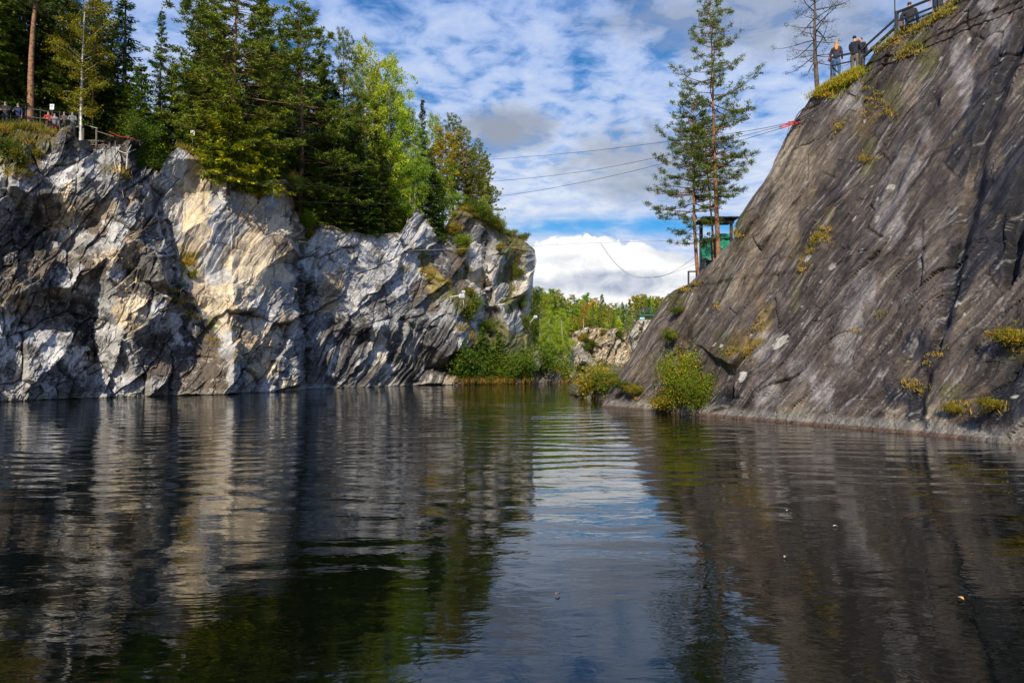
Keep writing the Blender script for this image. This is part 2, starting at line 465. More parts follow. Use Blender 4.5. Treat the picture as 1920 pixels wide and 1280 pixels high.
# foot of the wall: photo x -> distance from the camera (the water line of the photograph)
FOOT_X = np.array([-420, -260, -150, 0, 100, 200, 300, 435, 446, 555, 570, 700, 850, 1010])
FOOT_D = np.array([29., 34., 37.5, 41.3, 44.1, 46.5, 49.2, 53.3, 54.2, 61.0, 64.5, 71.5, 83.0, 98.0])
TOP = np.array([(-420, 235), (-150, 232), (0, 243), (70, 243), (96, 262), (116, 240), (136, 236), (150, 262), (212, 262), (222, 255),
    (258, 254), (268, 300), (300, 322), (318, 288), (335, 276), (368, 290), (390, 318), (430, 322), (470, 343), (512, 337),
    (534, 337), (547, 352), (552, 392), (566, 428), (600, 420), (640, 432), (700, 440), (752, 436), (772, 408), (784, 388),
    (798, 404), (815, 442), (832, 452), (842, 412), (860, 392), (900, 414), (935, 430), (962, 436), (985, 446), (998, 456), (1010, 470)], float)
# px, py, metres towards the viewer
MACRO = [
 (-420,200,0),(-420,800,0),(-200,300,1),(-200,500,-1),(-200,700,.5),(1060,200,-.5),(1060,800,-.5),(300,180,-2),(700,180,-2),(0,180,-1),
 (0,245,-1),(60,245,-.8),(20,300,.3),(70,330,-.2),(118,240,.6),(140,240,1.0),(150,300,.3),(172,268,-2.4),(175,300,-1.4),(208,268,-1.6),
 (240,258,.7),(250,310,1.0),(262,300,-1.0),(290,330,.2),(0,350,.6),(60,360,.9),(40,400,-1.0),(90,430,-1.1),(0,470,-.6),(120,360,.8),(150,330,1.4),
 (200,340,1.5),(230,400,1.5),(180,420,.2),(150,470,.1),(200,480,1.2),(260,450,1.9),(295,480,2.2),(305,520,2.1),(262,530,.3),(250,330,.6),
 (275,380,1.4),(290,380,-.9),(316,430,-1.0),(330,500,-1.2),(318,530,-.6),(330,290,.3),(345,360,-1.2),(380,300,-.6),(400,360,-1.2),(345,420,-1.1),
 (350,435,.1),(385,405,.3),(400,470,-.2),(370,520,-.9),(430,500,-.6),(440,400,-.5),(470,350,.6),(510,340,1.7),(535,340,2.0),(500,440,1.3),
 (540,440,2.2),(548,470,1.9),(556,400,-2.0),(560,440,-2.0),(560,490,-1.3),(500,500,.9),(470,520,.5),(520,540,.3),(440,540,.6),(480,600,.3),
 (530,600,.9),(500,660,1.1),(550,720,.4),(555,660,-.2),(566,600,-1.1),(572,720,-1.5),(450,620,1.4),(410,600,.6),(430,680,1.5),(440,738,1.3),
 (446,738,-.1),(470,700,.6),(500,740,.5),(340,545,.5),(320,560,.4),(400,560,.2),(345,600,-.6),(380,640,-.4),(330,680,-.2),(380,735,.4),(320,742,.5),
 (0,560,.7),(60,540,1.0),(75,590,-.4),(110,560,-.8),(130,540,1.0),(170,570,-.7),(210,560,1.0),(250,590,1.8),(285,600,1.6),(295,640,.2),
 (30,640,1.2),(90,650,.9),(160,640,-.9),(185,680,-.9),(140,690,.8),(60,720,.9),(0,750,.5),(100,748,.7),(150,745,-.3),(200,745,.4),(240,660,1.1),
 (260,700,.6),(260,743,.4),(215,620,.6),
 (600,430,-.8),(640,440,-.3),(700,445,0),(600,520,-.4),(650,560,.2),(590,560,-1.4),(592,590,-1.2),(620,620,.2),(700,520,.6),(740,470,.6),
 (783,395,1.5),(780,440,1.3),(800,430,.9),(760,500,1.0),(800,520,.4),(825,470,-1.2),(720,590,1.3),(700,610,1.4),(690,640,-.3),(640,660,-.4),
 (600,700,-.9),(650,725,-1.0),(720,720,-1.3),(740,660,-.4),(780,640,.6),(800,600,1.4),(760,600,1.4),(850,600,2.2),(840,560,1.6),(830,530,.7),
 (870,650,3.0),(835,665,1.6),(850,670,-1.8),(800,690,-1.6),(770,722,-1.3),(860,690,-2.4),(870,705,-1.0),(800,716,.3),(850,722,.9),(900,722,.8),
 (838,425,-1.6),(850,400,0),(872,405,.9),(880,470,1.4),(868,520,.4),(892,560,1.9),(905,500,1.2),(912,460,-.4),(914,540,-1.7),(918,600,-1.7),
 (900,640,1.8),(925,440,.4),(938,480,1.4),(925,540,1.5),(942,600,2.0),(955,640,1.8),(962,560,.3),(955,470,-.6),(965,500,-2.0),(976,560,-2.2),
 (975,450,-.8),(990,470,.6),(990,540,.8),(1005,500,.5),(985,620,-.6),(1005,600,.3),(960,718,1.0),(1000,718,.6),(860,450,-.4),
]
def macro_interp(pts, px, py):
    """piecewise planar depth over the triangulated control points"""
    v2 = [Vector((p[0], p[1])) for p in pts]
    out = delaunay_2d_cdt(v2, [], [], 0, 1e-4)
    vs = np.array([tuple(q) for q in out[0]]); tri = np.array(out[2]); org = out[3]
    val = np.array([pts[o[0]][2] if o else 0.0 for o in org])
    res = np.zeros(px.shape)
    for t in tri:
        a, b, c = vs[t]
        x0, x1 = min(a[0], b[0], c[0]), max(a[0], b[0], c[0]); y0, y1 = min(a[1], b[1], c[1]), max(a[1], b[1], c[1])
        m = (px >= x0 - .5) & (px <= x1 + .5) & (py >= y0 - .5) & (py <= y1 + .5)
        if not m.any(): continue
        qx, qy = px[m], py[m]
        det = (b[1] - c[1]) * (a[0] - c[0]) + (c[0] - b[0]) * (a[1] - c[1])
        l0 = ((b[1] - c[1]) * (qx - c[0]) + (c[0] - b[0]) * (qy - c[1])) / det
        l1 = ((c[1] - a[1]) * (qx - c[0]) + (a[0] - c[0]) * (qy - c[1])) / det
        l2 = 1 - l0 - l1
        ins = (l0 > -1e-3) & (l1 > -1e-3) & (l2 > -1e-3)
        r = res[m]; r[ins] = (l0 * val[t[0]] + l1 * val[t[1]] + l2 * val[t[2]])[ins]; res[m] = r
    return res

def floor_z(ez, px, back):
    """height of the forest floor behind the cliff edge"""
    tgt = np.interp(px, [-420, 110, 190, 330, 500, 700, 1010], [18.7, 18.6, 17.8, 17.2, 17.6, 17.2, 16.6]) - 0.3 + 0.02 * back
    a = ez + (tgt - ez) * (1 - np.exp(-back / 6)); b = np.minimum(ez + .33 * back, tgt)
    w = sstep(190, 140, np.asarray(px, float)); return a * (1 - w) + b * w
def left_cliff():
    us = np.concatenate([np.linspace(-420, -20, 110, endpoint=False), np.linspace(-20, 1008, 860)])
    nt_ = 400
    ts = np.concatenate([[-0.04], np.linspace(0, 1, nt_)])
    Ug, Tg = np.meshgrid(us, ts)
    Df = np.interp(us, FOOT_X, FOOT_D); top = np.interp(us, TOP[:, 0], TOP[:, 1])
    foot = 690 + CAMH * F / Df * 1.004
    PY = foot[None] + (top - foot)[None] * Tg
    # the free end of the wall: its outline against the sky
    ex = np.interp(PY, [440, 456, 470, 490, 520, 560, 600, 640, 720], [975, 997, 1003, 1006, 1000, 998, 990, 1000, 1010])
    PX = np.where(Ug > 930, 930 + (Ug - 930) * (ex - 930) / 78.0, Ug)
    Z0 = (690 - PY) / F * Df[None] + CAMH                      # rough height
    # macro form
    wx = fbm(PX / 45, PY / 45, seed=3, octv=2) * 8; wy = fbm(PX / 45, PY / 45, seed=4, octv=2) * 8
    mac = macro_interp(MACRO, PX + wx, PY + wy)
    lean = 0.13 * np.clip(Z0, 0, 30)
    Y = Df[None] + lean - mac * 1.15
    turn = sstep(985, 1008, Ug); Y = Y + turn ** 2 * 2.5
    P = at(PX, PY, Y)
    # wall coordinates: run along the foot and height
    s = np.cumsum(np.concatenate([[0], np.hypot(np.diff(at(us, foot, Df)[:, 0]), np.diff(Df))]))
    Sg = PX / 24.0; Zg = (745 - PY) / 24.0   # foreshortened run so pieces look even from the water
    # bedding: steep from lower left to upper right, gentler on the left
    ang = np.interp(PX, [0, 200, 300, 420, 560, 640, 860, 900, 1000], [48, 50, 56, 52, 54, 50, 55, 78, 80])
    ang = np.radians(ang + fbm(PX / 120, PY / 120, seed=8, octv=2) * 20)
    a0 = np.radians(57)
    wS = Sg + fbm(Sg / 4, Zg / 4, seed=21, octv=3) * 0.6; wZ = Zg + fbm(Sg / 4, Zg / 4, seed=22, octv=3) * 0.6
    al = wS * np.cos(a0) + wZ * np.sin(a0); ac = -wS * np.sin(a0) + wZ * np.cos(a0)
    # where the rock is blocky, where smooth, where striped
    smooth = np.clip(sstep(318, 345, PX) * sstep(560, 540, PX) * sstep(600, 500, PY) + 0.75 * sstep(300, 330, PX) * sstep(440, 425, PX) * sstep(560, 585, PY)
                     + 0.35 * sstep(850, 870, PX), 0, 1)
    stripe = sstep(545, 580, PX) * sstep(900, 860, PX) * sstep(585 , 625, PY)
    blocky = np.clip(1 - 0.90 * smooth - 0.75 * stripe, 0.08, 1)
    f1, e1, r1 = facets(al / 4.4, ac / 2.1, 31, 1.9)
    f2, e2, r2 = facets(al / 1.4 + r1 * 7, ac / 0.7 + r1 * 3, 41, 2.2)
    f3, e3, r3 = facets(al / 0.40 + r2 * 9, ac / 0.2, 51, 2.4)
    rid = 1 - np.abs(fbm(al / 8.0, ac / 0.75, seed=61, octv=5, gain=.55)) * 2.2          # long bedding grooves
    rid2 = 1 - np.abs(fbm(al / 3.4, ac / 0.18, seed=71, octv=3)) * 2.0
    f4, e4, r4 = facets(al / 5.5 + 0.4 * fbm(al, ac, seed=75, octv=2), ac / 0.55, 76, 2.6)
    f5, e5, r5 = facets(al / 2.6, ac / 0.25, 77, 2.4)
    disp = blocky * (f1 * 0.95 + f2 * 0.30 + f3 * 0.08)
    disp += (0.09 + 0.14 * stripe - 0.05 * smooth) * rid + (0.03 + 0.02 * stripe - 0.025 * smooth) * rid2
    disp += (stripe * 0.42 + smooth * 0.10) * f4 + (stripe * 0.14 + smooth * 0.03) * f5
    disp += fbm(al / 0.5, ac / 0.3, seed=81, octv=4) * (0.045 - 0.03 * smooth)
    crack = blocky * (sstep(0.06, 0.0, e1) * 0.25 + sstep(0.07, 0.0, e2) * 0.12)
    # a few long fractures
    def fract(pts, w=5, dep=0.6):
        nonlocal crack
        q = np.array(pts, float); dmin = np.full(PX.shape, 1e9)
        jx = PX + fbm(PX / 14, PY / 14, seed=5, octv=2) * 7; jy = PY + fbm(PX / 14, PY / 14, seed=6, octv=2) * 7
        for (x1, y1), (x2, y2) in zip(q[:-1], q[1:]):
            t = np.clip(((jx - x1) * (x2 - x1) + (jy - y1) * (y2 - y1)) / ((x2 - x1) ** 2 + (y2 - y1) ** 2), 0, 1)
            dmin = np.minimum(dmin, np.hypot(jx - x1 - t * (x2 - x1), jy - y1 - t * (y2 - y1)))
        crack = crack + sstep(w, 0, dmin) * dep
    fract([(362, 290), (385, 310), (395, 330), (420, 338), (438, 352), (450, 342)], 4, .9)
    fract([(172, 612), (185, 670), (200, 700), (216, 738)], 4, .8)
    fract([(160, 400), (150, 440), (130, 480), (145, 540), (180, 600)], 6, .5)
    fract([(300, 400), (316, 470), (330, 530), (360, 560)], 5, .7)
    fract([(548, 395), (562, 470), (560, 560), (575, 640), (573, 728)], 5, .7)
    fract([(690, 618), (660, 660), (630, 720)], 5, .5); fract([(760, 600), (740, 660), (705, 722)], 5, .5)
    fract([(912, 430), (916, 520), (912, 590), (930, 660)], 4, .8)
    fract([(320, 660), (322, 742)], 3, .5); fract([(40, 560), (20, 640)], 5, .5)
    disp = disp - crack
    fade = sstep(1.04, 0.97, Tg) * 0.8 + 0.2
    nrm = np.array([0.74, -0.66, 0.12]); nrm /= np.linalg.norm(nrm)
    P = P + nrm * (disp * fade * sstep(1008, 990, Ug) ** 0.5 * 0.95)[..., None]
    # ---------- colour: the rock's own tones, plus shade painted in under lookout, ledges and overhang
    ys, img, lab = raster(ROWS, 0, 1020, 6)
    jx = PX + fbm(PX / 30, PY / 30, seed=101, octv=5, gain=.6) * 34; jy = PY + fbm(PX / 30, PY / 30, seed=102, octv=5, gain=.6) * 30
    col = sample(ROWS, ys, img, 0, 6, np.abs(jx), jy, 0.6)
    v = 1 + blocky * ((r1 - .5) * 0.32 + (r2 - .5) * 0.28 + (r3 - .5) * 0.15)
    st = fbm(al / 2.6, ac / 0.22, seed=111, octv=4)
    st2 = fbm(al / 4.5, ac / 0.55, seed=112, octv=3)
    v = v * (1 + (0.28 + 0.35 * stripe) * st * 1.2 + stripe * (r4 - .5) * .5 + stripe * (r5 - .5) * .35)
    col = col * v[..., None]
    dark = sstep(0.10, 0.32, st2 * (0.6 + 0.9 * stripe) + st * 0.35) * (0.35 + 0.55 * stripe)
    dark = dark * (1 - 0.75 * smooth)
    col = col * (1 - dark[..., None]) + np.array([0.05, 0.045, 0.042]) * dark[..., None]
    # black lichen mottling in patches over the blocky rock
    lich = sstep(0.03, 0.22, fbm(PX / 26, PY / 30, seed=121, octv=6, gain=.65)) * (0.66 * blocky + 0.04) * sstep(620, 560, PX + 0 * PY + (PY > 600) * 0)
    lich2 = sstep(0.12, 0.34, fbm(PX / 20, PY / 22, seed=122, octv=6, gain=.65)) * 0.55 * blocky * sstep(540, 600, PX)
    L = np.clip(lich + lich2, 0, .8)[..., None]
    col = col * (1 - L) + np.array([0.06, 0.055, 0.052]) * L
    # white veins
    ve = sstep(0.035, 0.0, np.abs(fbm(PX / 55, PY / 40, seed=131, octv=5, gain=.6))) * 0.5 * (1 - stripe * .6) * (PX < 840)
    col = col * (1 - ve[..., None]) + np.array([0.66, 0.63, 0.58]) * ve[..., None]
    # vertical run-off stains
    run = sstep(0.12, 0.4, fbm(PX / 7, PY / 110, seed=141, octv=4)) * sstep(0.0, 0.3, fbm(PX / 70, PY / 90, seed=142, octv=2) + 0.12)
    col = col * (1 - 0.45 * run[..., None])
    # pale tide band at the water line
    tide = sstep(0.45, 0.25, P[..., 2] + 0.16 * fbm(PX / 22, PY / 22, seed=151, octv=4)) * sstep(-.35, .1, fbm(PX / 60, PX * 0, seed=152, octv=3))
    col = col * (1 - 0.6 * tide[..., None]) + np.array([0.30, 0.27, 0.21]) * 0.6 * tide[..., None]
    wet = sstep(0.10, 0.04, P[..., 2])[..., None]; col = col * (1 - 0.7 * wet)
    col = np.clip(col, 0.02, 0.80)
    # ---------- the forest floor runs back from the edge
    nb = 34; back = []; bc = []
    kk = (np.arange(1, nb + 1) / nb) ** 1.8 * 75
    bdir = np.array([-0.50, 0.86, 0.0]); edge = P[-1]
    mossn = np.array([0.075, 0.062, 0.03])
    for q, k in enumerate(kk):
        p = edge + bdir * k
        z = floor_z(edge[:, 2], us, k)
        z = z + fbm(p[:, 0] / 5, p[:, 1] / 5, seed=161, octv=3) * 0.6 * (1 - math.exp(-k / 2))
        p[:, 2] = z; back.append(p)
        bc.append(np.broadcast_to(mossn, p.shape) * (1 + 0.4 * fbm(p[:, 0], p[:, 1], seed=162, octv=3)[:, None]))
    # mossy soil lip
    lip = sstep(0.955, 1.0, Tg + 0.02 * fbm(PX / 20, PY / 20, seed=171, octv=3))[..., None] * np.interp(PX, [0, 60, 90, 300, 340, 545, 570, 830, 850, 1010], [1, 1, .2, .5, .15, .15, .8, .6, 1, 1])[..., None]
    col = col * (1 - lip) + np.array([0.17, 0.12, 0.04]) * lip
    nr, nc = PX.shape
    # the end of the wall turns back behind the gap
    V_ = np.concatenate([P, np.array(back)], 0); CC = np.concatenate([col, np.array(bc)], 0)
    endc = []; ec = []
    for q in range(1, 16):
        k = (q / 15) ** 1.5 * 22
        e = V_[:, -1] + np.array([-0.75, 0.66, 0]) * k; e[:, 2] = V_[:, -1, 2]
        endc.append(e); ec.append(CC[:, -1])
    V_ = np.concatenate([V_, np.stack(endc, 1)], 1); CC = np.concatenate([CC, np.stack(ec, 1)], 1)
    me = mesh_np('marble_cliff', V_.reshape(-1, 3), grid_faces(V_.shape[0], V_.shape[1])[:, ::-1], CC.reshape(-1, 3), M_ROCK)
    o = ob('marble_cliff', me)
    tag(o, 'tall pale fractured marble quarry cliff rising from the water on the left bank', kind='structure')
    return us, edge, P, PX, PY
CL_US, CL_EDGE, CL_P, CL_PX, CL_PY = left_cliff()
def cliff_edge(px):
    """3-D point on the edge of the left cliff for a photo x"""
    return np.array([np.interp(px, CL_US, CL_EDGE[:, i]) for i in range(3)])
def cliff_pt(px, py):
    """nearest point of the left cliff face for a photo position"""
    d = (CL_PX - px) ** 2 + (CL_PY - py) ** 2
    i = np.unravel_index(np.argmin(d), d.shape); return CL_P[i]

# ================================================================== DARK SLAB ON THE RIGHT BANK
SA = at(1128, 762, 35.4); SB = at(1920, 830, 18.3); SA[2] = 0; SB[2] = 0
ST = at(1560, 150, 28.0)
SD = (SB - SA) / np.linalg.norm(SB - SA)
SN = np.cross(SD, ST - SA); SN /= np.linalg.norm(SN)
if SN[1] > 0: SN = -SN                                           # faces the viewer
SW = np.cross(SN, SD); SW = SW if SW[2] > 0 else -SW           # up the slope
CAM0 = np.array([0, 0, CAMH])
def slab_hit(px, py):
    d = ray(px, py); k = ((SA - CAM0) @ SN) / (d @ SN)
    return CAM0 + d * np.asarray(k)[..., None]
def slab_ab(px, py):
    p = slab_hit(px, py) - SA
    return p @ SD, p @ SW
SIL = np.array([(1124, 775), (1128, 762), (1150, 720), (1182, 668), (1205, 625), (1228, 588), (1248, 556), (1262, 545), (1290, 534), (1318, 508),
    (1345, 480), (1372, 452), (1380, 418), (1400, 385), (1432, 340), (1450, 310), (1470, 262), (1490, 228), (1506, 205), (1518, 184),
    (1545, 172), (1572, 152), (1610, 132), (1625, 120), (1640, 96), (1680, 66), (1705, 52), (1745, 30), (1772, 8), (1800, -12), (1850, -40), (1900, -75), (1960, -120)], float)
SROWS = {  # photo y: runs of rock colour
 0:   "1700m 1760y 1800b 1840d 1870w 1900g 1960d",
 60:  "1660m 1690y 1710b 1750m 1790g 1830g 1860d 1900w 1960g",
 120: "1560y 1600m 1640m 1680d 1720g 1760m 1790d 1830w 1860g 1880k 1960g",
 180: "1540b 1570g 1620w 1650d 1690m 1720t 1760d 1800g 1830w 1850k 1870d 1960g",
 240: "1510t 1550g 1600g 1640y 1680d 1720g 1750w 1790d 1810g 1835k 1870g 1960d",
 300: "1480l 1520l 1560t 1610g 1640m 1680g 1720w 1740g 1790g 1815k 1850g 1890g 1960k",
 360: "1450g 1480l 1530t 1580d 1610g 1660g 1710w 1740g 1780d 1800g 1830g 1870k 1960k",
 420: "1400m 1440t 1500l 1545g 1560y 1600d 1640g 1700w 1740d 1780g 1810d 1845k 1870g 1900k 1960k",
 480: "1340g 1380l 1430t 1480g 1520y 1560g 1600d 1630g 1680g 1720d 1740w 1780g 1815k 1850g 1890k 1960d",
 540: "1290m 1330g 1380l 1430t 1480g 1500m 1540d 1600g 1640w 1690g 1740d 1770g 1795k 1830d 1880g 1960g",
 600: "1250g 1290g 1330t 1380g 1420g 1440y 1480d 1540d 1580g 1620w 1680g 1730d 1760g 1785k 1830t 1880g 1960d",
 650: "1220g 1260g 1290t 1340g 1370m 1420y 1460w 1500d 1560g 1600w 1650g 1700d 1740k 1780d 1820g 1880d 1960m",
 700: "1190g 1240t 1290b 1340g 1400d 1430g 1480g 1530w 1580g 1620g 1680d 1700b 1740t 1790g 1830g 1880d 1960k",
 740: "1180g 1200b 1240g 1290t 1330g 1370k 1420g 1470w 1520g 1560w 1600d 1660d 1720k 1760g 1800m 1850b 1960k",
 780: "1180t 1240l 1290g 1340g 1400g 1450g 1520l 1600g 1660g 1700l 1720k 1780l 1840b 1870g 1960k",
 830: "1960g",
}
SPAL = dict(w=(0.225, 0.20, 0.19), g=(0.112, 0.086, 0.070), d=(0.062, 0.048, 0.041), k=(0.020, 0.020, 0.030), c=(0.3, 0.26, 0.2),
    t=(0.165, 0.125, 0.088), b=(0.085, 0.062, 0.043), l=(0.25, 0.20, 0.145), m=(0.10, 0.088, 0.035), y=(0.175, 0.12, 0.05))
# px, py, metres out of the slab
SMAC = [(900,900,0),(2600,900,.5),(2600,-700,.5),(1300,-700,0),(900,300,0),
 (1130,760,.1),(1250,560,.2),(1380,430,.2),(1500,220,.2),(1560,160,.3),(1700,60,.3),(1800,-10,.3),
 (1190,755,.1),(1290,560,.2),(1400,440,.25),(1230,740,-.5),(1300,640,-.25),(1265,700,-.7),(1330,560,-.1),(1330,770,0),(1350,740,-.5),(1365,700,-.6),(1372,715,.45),(1380,690,.5),
 (1420,655,.4),(1400,750,.15),(1430,560,.0),(1500,400,.15),(1560,280,.15),(1620,200,0),(1640,150,.25),(1700,140,.0),(1620,300,-.1),(1500,520,-.15),(1440,640,-.1),
 (1560,640,.1),(1600,500,.3),(1680,350,.3),(1760,200,.3),(1860,40,.35),(1650,600,.25),(1600,760,.2),(1700,500,.4),(1740,640,.25),
 (1835,240,.4),(1855,170,.4),(1800,360,.35),(1775,480,.3),(1760,600,.25),(1730,680,.1),(1715,770,.0),(1705,740,.15),
 (1850,380,.35),(1840,480,.3),(1810,600,.3),(1780,700,.2),(1760,790,.2),(1885,420,.4),(1920,440,.2),
 (1905,640,.2),(1850,660,.4),(1835,740,-.2),(1865,780,.7),(1920,760,1.0),(1900,710,-.3),(1920,830,1.0),(1830,810,.2),(1900,330,.7),(1950,100,.4),(2100,300,.4),(2100,700,.8),(2300,900,.8)]

def right_slab():
    sa, sb = slab_ab(SIL[:, 0], SIL[:, 1])
    nb = 640; bmax = sb[-1]
    bs = np.concatenate([[-0.6], np.linspace(-0.02, bmax, nb)])
    amin = np.interp(bs, np.maximum.accumulate(sb), sa)
    # ragged outline
    amin = amin + fbm(bs / 0.8, bs * 0, seed=201, octv=4) * 0.14
    amax = 33.0
    na = 660; q = np.linspace(0, 1, na)
    # columns closer together where they are nearer to the silhouette
    Q = q ** 1.25
    Ag = amin[:, None] + (amax - amin[:, None]) * Q[None]; Bg = np.broadcast_to(bs[:, None], Ag.shape)
    P = SA + Ag[..., None] * SD + Bg[..., None] * SW
    dd = P - CAM0; dep = np.maximum(dd[..., 1] * cP + dd[..., 2] * sP, 0.5)
    PX = 960 + F * dd[..., 0] / dep; PY = 640 - F * (dd[..., 2] * cP - dd[..., 1] * sP) / dep
    # bedding direction in the slab plane: along the outline
    a1, b1 = slab_ab(1135., 760.); a2, b2 = slab_ab(1500., 215.)
    th = math.atan2(b2 - b1, a2 - a1)
    wA = Ag + fbm(Ag / 3, Bg / 3, seed=211, octv=3) * 0.35; wB = Bg + fbm(Ag / 3, Bg / 3, seed=212, octv=3) * 0.35
    al = wA * math.cos(th) + wB * math.sin(th); ac = -wA * math.sin(th) + wB * math.cos(th)
    jx = fbm(PX / 45, PY / 45, seed=213, octv=2) * 6; jy = fbm(PX / 45, PY / 45, seed=214, octv=2) * 6
    mac = macro_interp(SMAC, np.clip(PX + jx, 901, 2590), np.clip(PY + jy, -690, 890)) * 0.5
    def groove(pts, w, dep, sharp=0.25):
        """a step in the rock: abrupt on its left, running out to the right"""
        g = np.array(pts, float); o = np.argsort(g[:, 1]); xc = np.interp(PY, g[o, 1], g[o, 0]) + fbm(PY / 60, PY * 0 + g[0, 0], seed=215, octv=2) * 12 + fbm(PX / 30, PY / 30, seed=216, octv=2) * 2.0
        wv = np.interp(PY, g[o, 1], np.array(w, float)[o]); t = (PX - xc) / wv
        lim = sstep(g[:, 1].min() - 10, g[:, 1].min() + 30, PY) * sstep(g[:, 1].max() + 10, g[:, 1].max() - 20, PY)
        return -dep * sstep(-sharp, 0.05, t) * sstep(1.15, 0.25, t) * lim
    mac = mac + groove([(1925, 30), (1893, 110), (1868, 180), (1838, 270), (1818, 370), (1796, 450), (1779, 540), (1766, 600), (1752, 670)], [24, 30, 34, 30, 34, 30, 26, 20, 14], 0.28)
    mac = mac + groove([(1940, 300), (1902, 400), (1893, 470), (1886, 545)], [60, 40, 30, 14], 0.42)
    mac = mac + groove([(1738, 690), (1722, 740), (1712, 812)], [20, 22, 26], 0.22)
    mac = mac + groove([(1405, 640), (1372, 700), (1352, 760), (1330, 775)], [12, 14, 16, 12], 0.45)
    mac = mac + groove([(1290, 610), (1262, 665), (1238, 720), (1215, 770)], [12, 16, 20, 20], 0.35)
    mac = mac + groove([(1760, 170), (1700, 290), (1660, 390)], [16, 22, 16], 0.22)
    rid = fbm(al / 6.0, ac / 0.55, seed=221, octv=4)
    rid2 = fbm(al / 2.6, ac / 0.16, seed=222, octv=4)
    fine = fbm(al / 0.35, ac / 0.16, seed=223, octv=4)
    f1, e1, r1 = facets(al / 3.4, ac / 0.8, 231, 1.2)
    f2, e2, r2 = facets(al / 0.9 + f1, ac / 0.30, 241, 1.3)
    rough = sstep(-0.1, 0.35, fbm(PX / 140, PY / 140, seed=232, octv=3)) * 0.7 + 0.3
    rough = np.maximum(rough, sstep(1800, 1880, PX) * sstep(560, 680, PY)); rough = np.maximum(rough, sstep(1560, 1620, PX) * sstep(260, 180, PY) * sstep(1740, 1700, PX))
    gm = np.abs(np.gradient(mac, axis=1)) / (np.gradient(Ag, axis=1) + 1e-4)
    att = 1 / (1 + (gm * 1.6) ** 2)
    disp = mac + rid * 0.17 * (0.4 + 0.6 * att) + (rid2 * 0.038 + fine * 0.018) * att + rough * (f1 * 0.14 + f2 * 0.050) * (0.3 + 0.7 * att)
    disp -= rough * (sstep(0.05, 0, e1) * 0.06)
    ins = sstep(0, 0.02, Q)[None]
    P = P + SN * (disp * ins)[..., None]
    # colour
    global PAL
    keep = PAL; PAL = SPAL
    ys, img, lab = raster(SROWS, 1120, 1960, 8); PAL = keep
    # shear the look-up so that the patches run along the bedding
    n1 = fbm(al / 2.2, ac / 0.35, seed=251, octv=5, gain=.6) * 18; n2 = fbm(al / 2.2, ac / 0.5, seed=252, octv=5, gain=.6) * 30
    lookx = np.where(PX > 1960, 1960 - np.abs((PX - 1960) % 500 - 250), PX) + n1
    col = sample(SROWS, ys, img, 1120, 8, lookx, PY + n2, 0.35)
    st = fbm(al / 3.4, ac / 0.20, seed=261, octv=5); st2 = fbm(al / 7, ac / 0.7, seed=262, octv=4)
    st3 = fbm(al / 16, ac / 0.38, seed=265, octv=4)
    v = 1 + st * 0.65 + st2 * 0.45 + st3 * 1.05 + (r2 - .5) * 0.30 * rough + fbm(al / 0.22, ac / 0.16, seed=263, octv=4, gain=.7) * 0.55
    col = col * np.clip(v, 0.25, 2.2)[..., None]
    col = col * (1 - 0.55 * (sstep(0.035, 0, e1) * sstep(.1, .5, rough) + 0.5 * sstep(0.04, 0, e2) * rough))[..., None]
    # long black wet stains running down the bedding
    def stain(pts, w, amt):
        nonlocal col
        g = np.array(pts, float); xc = np.interp(PY, g[:, 1], g[:, 0]) + fbm(PY / 50, PY * 0 + g[0, 0], seed=291, octv=3) * 10 + fbm(al / 1.5, ac / 0.2, seed=292, octv=3) * 5
        m = sstep(1.0, 0.55, np.abs(PX - xc) / (1.5 * np.interp(PY, g[:, 1], w))) * sstep(g[0, 1] - 30, g[0, 1] + 20, PY) * sstep(g[-1, 1] + 15, g[-1, 1] - 25, PY) * amt
        col = col * (1 - m[..., None]) + np.array([0.018, 0.018, 0.026]) * m[..., None]
    stain([(1930, 40), (1896, 110), (1868, 180), (1836, 270), (1812, 330)], [14, 16, 18, 15, 5], .85)
    stain([(1935, 320), (1890, 390), (1850, 440), (1818, 500), (1797, 560), (1776, 620)], [16, 18, 22, 20, 15, 6], .9)
    stain([(1925, 420), (1900, 470), (1888, 550)], [26, 20, 8], .8)
    stain([(1752, 640), (1740, 690), (1718, 740), (1708, 800)], [10, 16, 12, 12], .75)
    stain([(1770, 130), (1720, 240), (1660, 380), (1600, 520), (1560, 620)], [12, 22, 26, 30, 20], .32)
    stain([(1640, 220), (1580, 330), (1520, 450), (1480, 560)], [16, 26, 24, 16], .35)
    stain([(1395, 480), (1350, 560), (1300, 660), (1255, 745)], [8, 16, 18, 14], .35)
    # pale scrapes and bright chips
    sc = sstep(0.24, 0.40, fbm(al / 1.3, ac / 0.10, seed=264, octv=4) + 0.25 * st2)[..., None]
    col = col * (1 - 0.55 * sc) + np.array([0.37, 0.345, 0.32]) * 0.55 * sc
    fc, ec, rc = facets(al / 0.30, ac / 0.16, 271, 1.0)
    chip = (rc > 0.975) & (ec > 0.42)
    col = np.where((chip & (fbm(PX / 60, PY / 60, seed=272, octv=2) > -0.05))[..., None], np.array([0.42, 0.39, 0.35]), col)
    for (cx, cy, rx, ry, sl) in ((1462, 640, 20, 8, -0.9), (1396, 708, 12, 5, -1.3), (1798, 572, 8, 5, 0), (1563, 500, 8, 5, -1), (1517, 485, 10, 5, -1.2)):
        ex = (PX - cx) + fbm(PX / 6, PY / 6, seed=3, octv=2) * 5; ey = (PY - cy) + sl * -1 * 0 + fbm(PX / 6, PY / 6, seed=4, octv=2) * 5
        c_, s_ = math.cos(math.atan(sl)), math.sin(math.atan(sl))
        u = ex * c_ + ey * s_; w = -ex * s_ + ey * c_
        mk = ((u / rx) ** 2 + (w / ry) ** 2 < 1)[..., None]
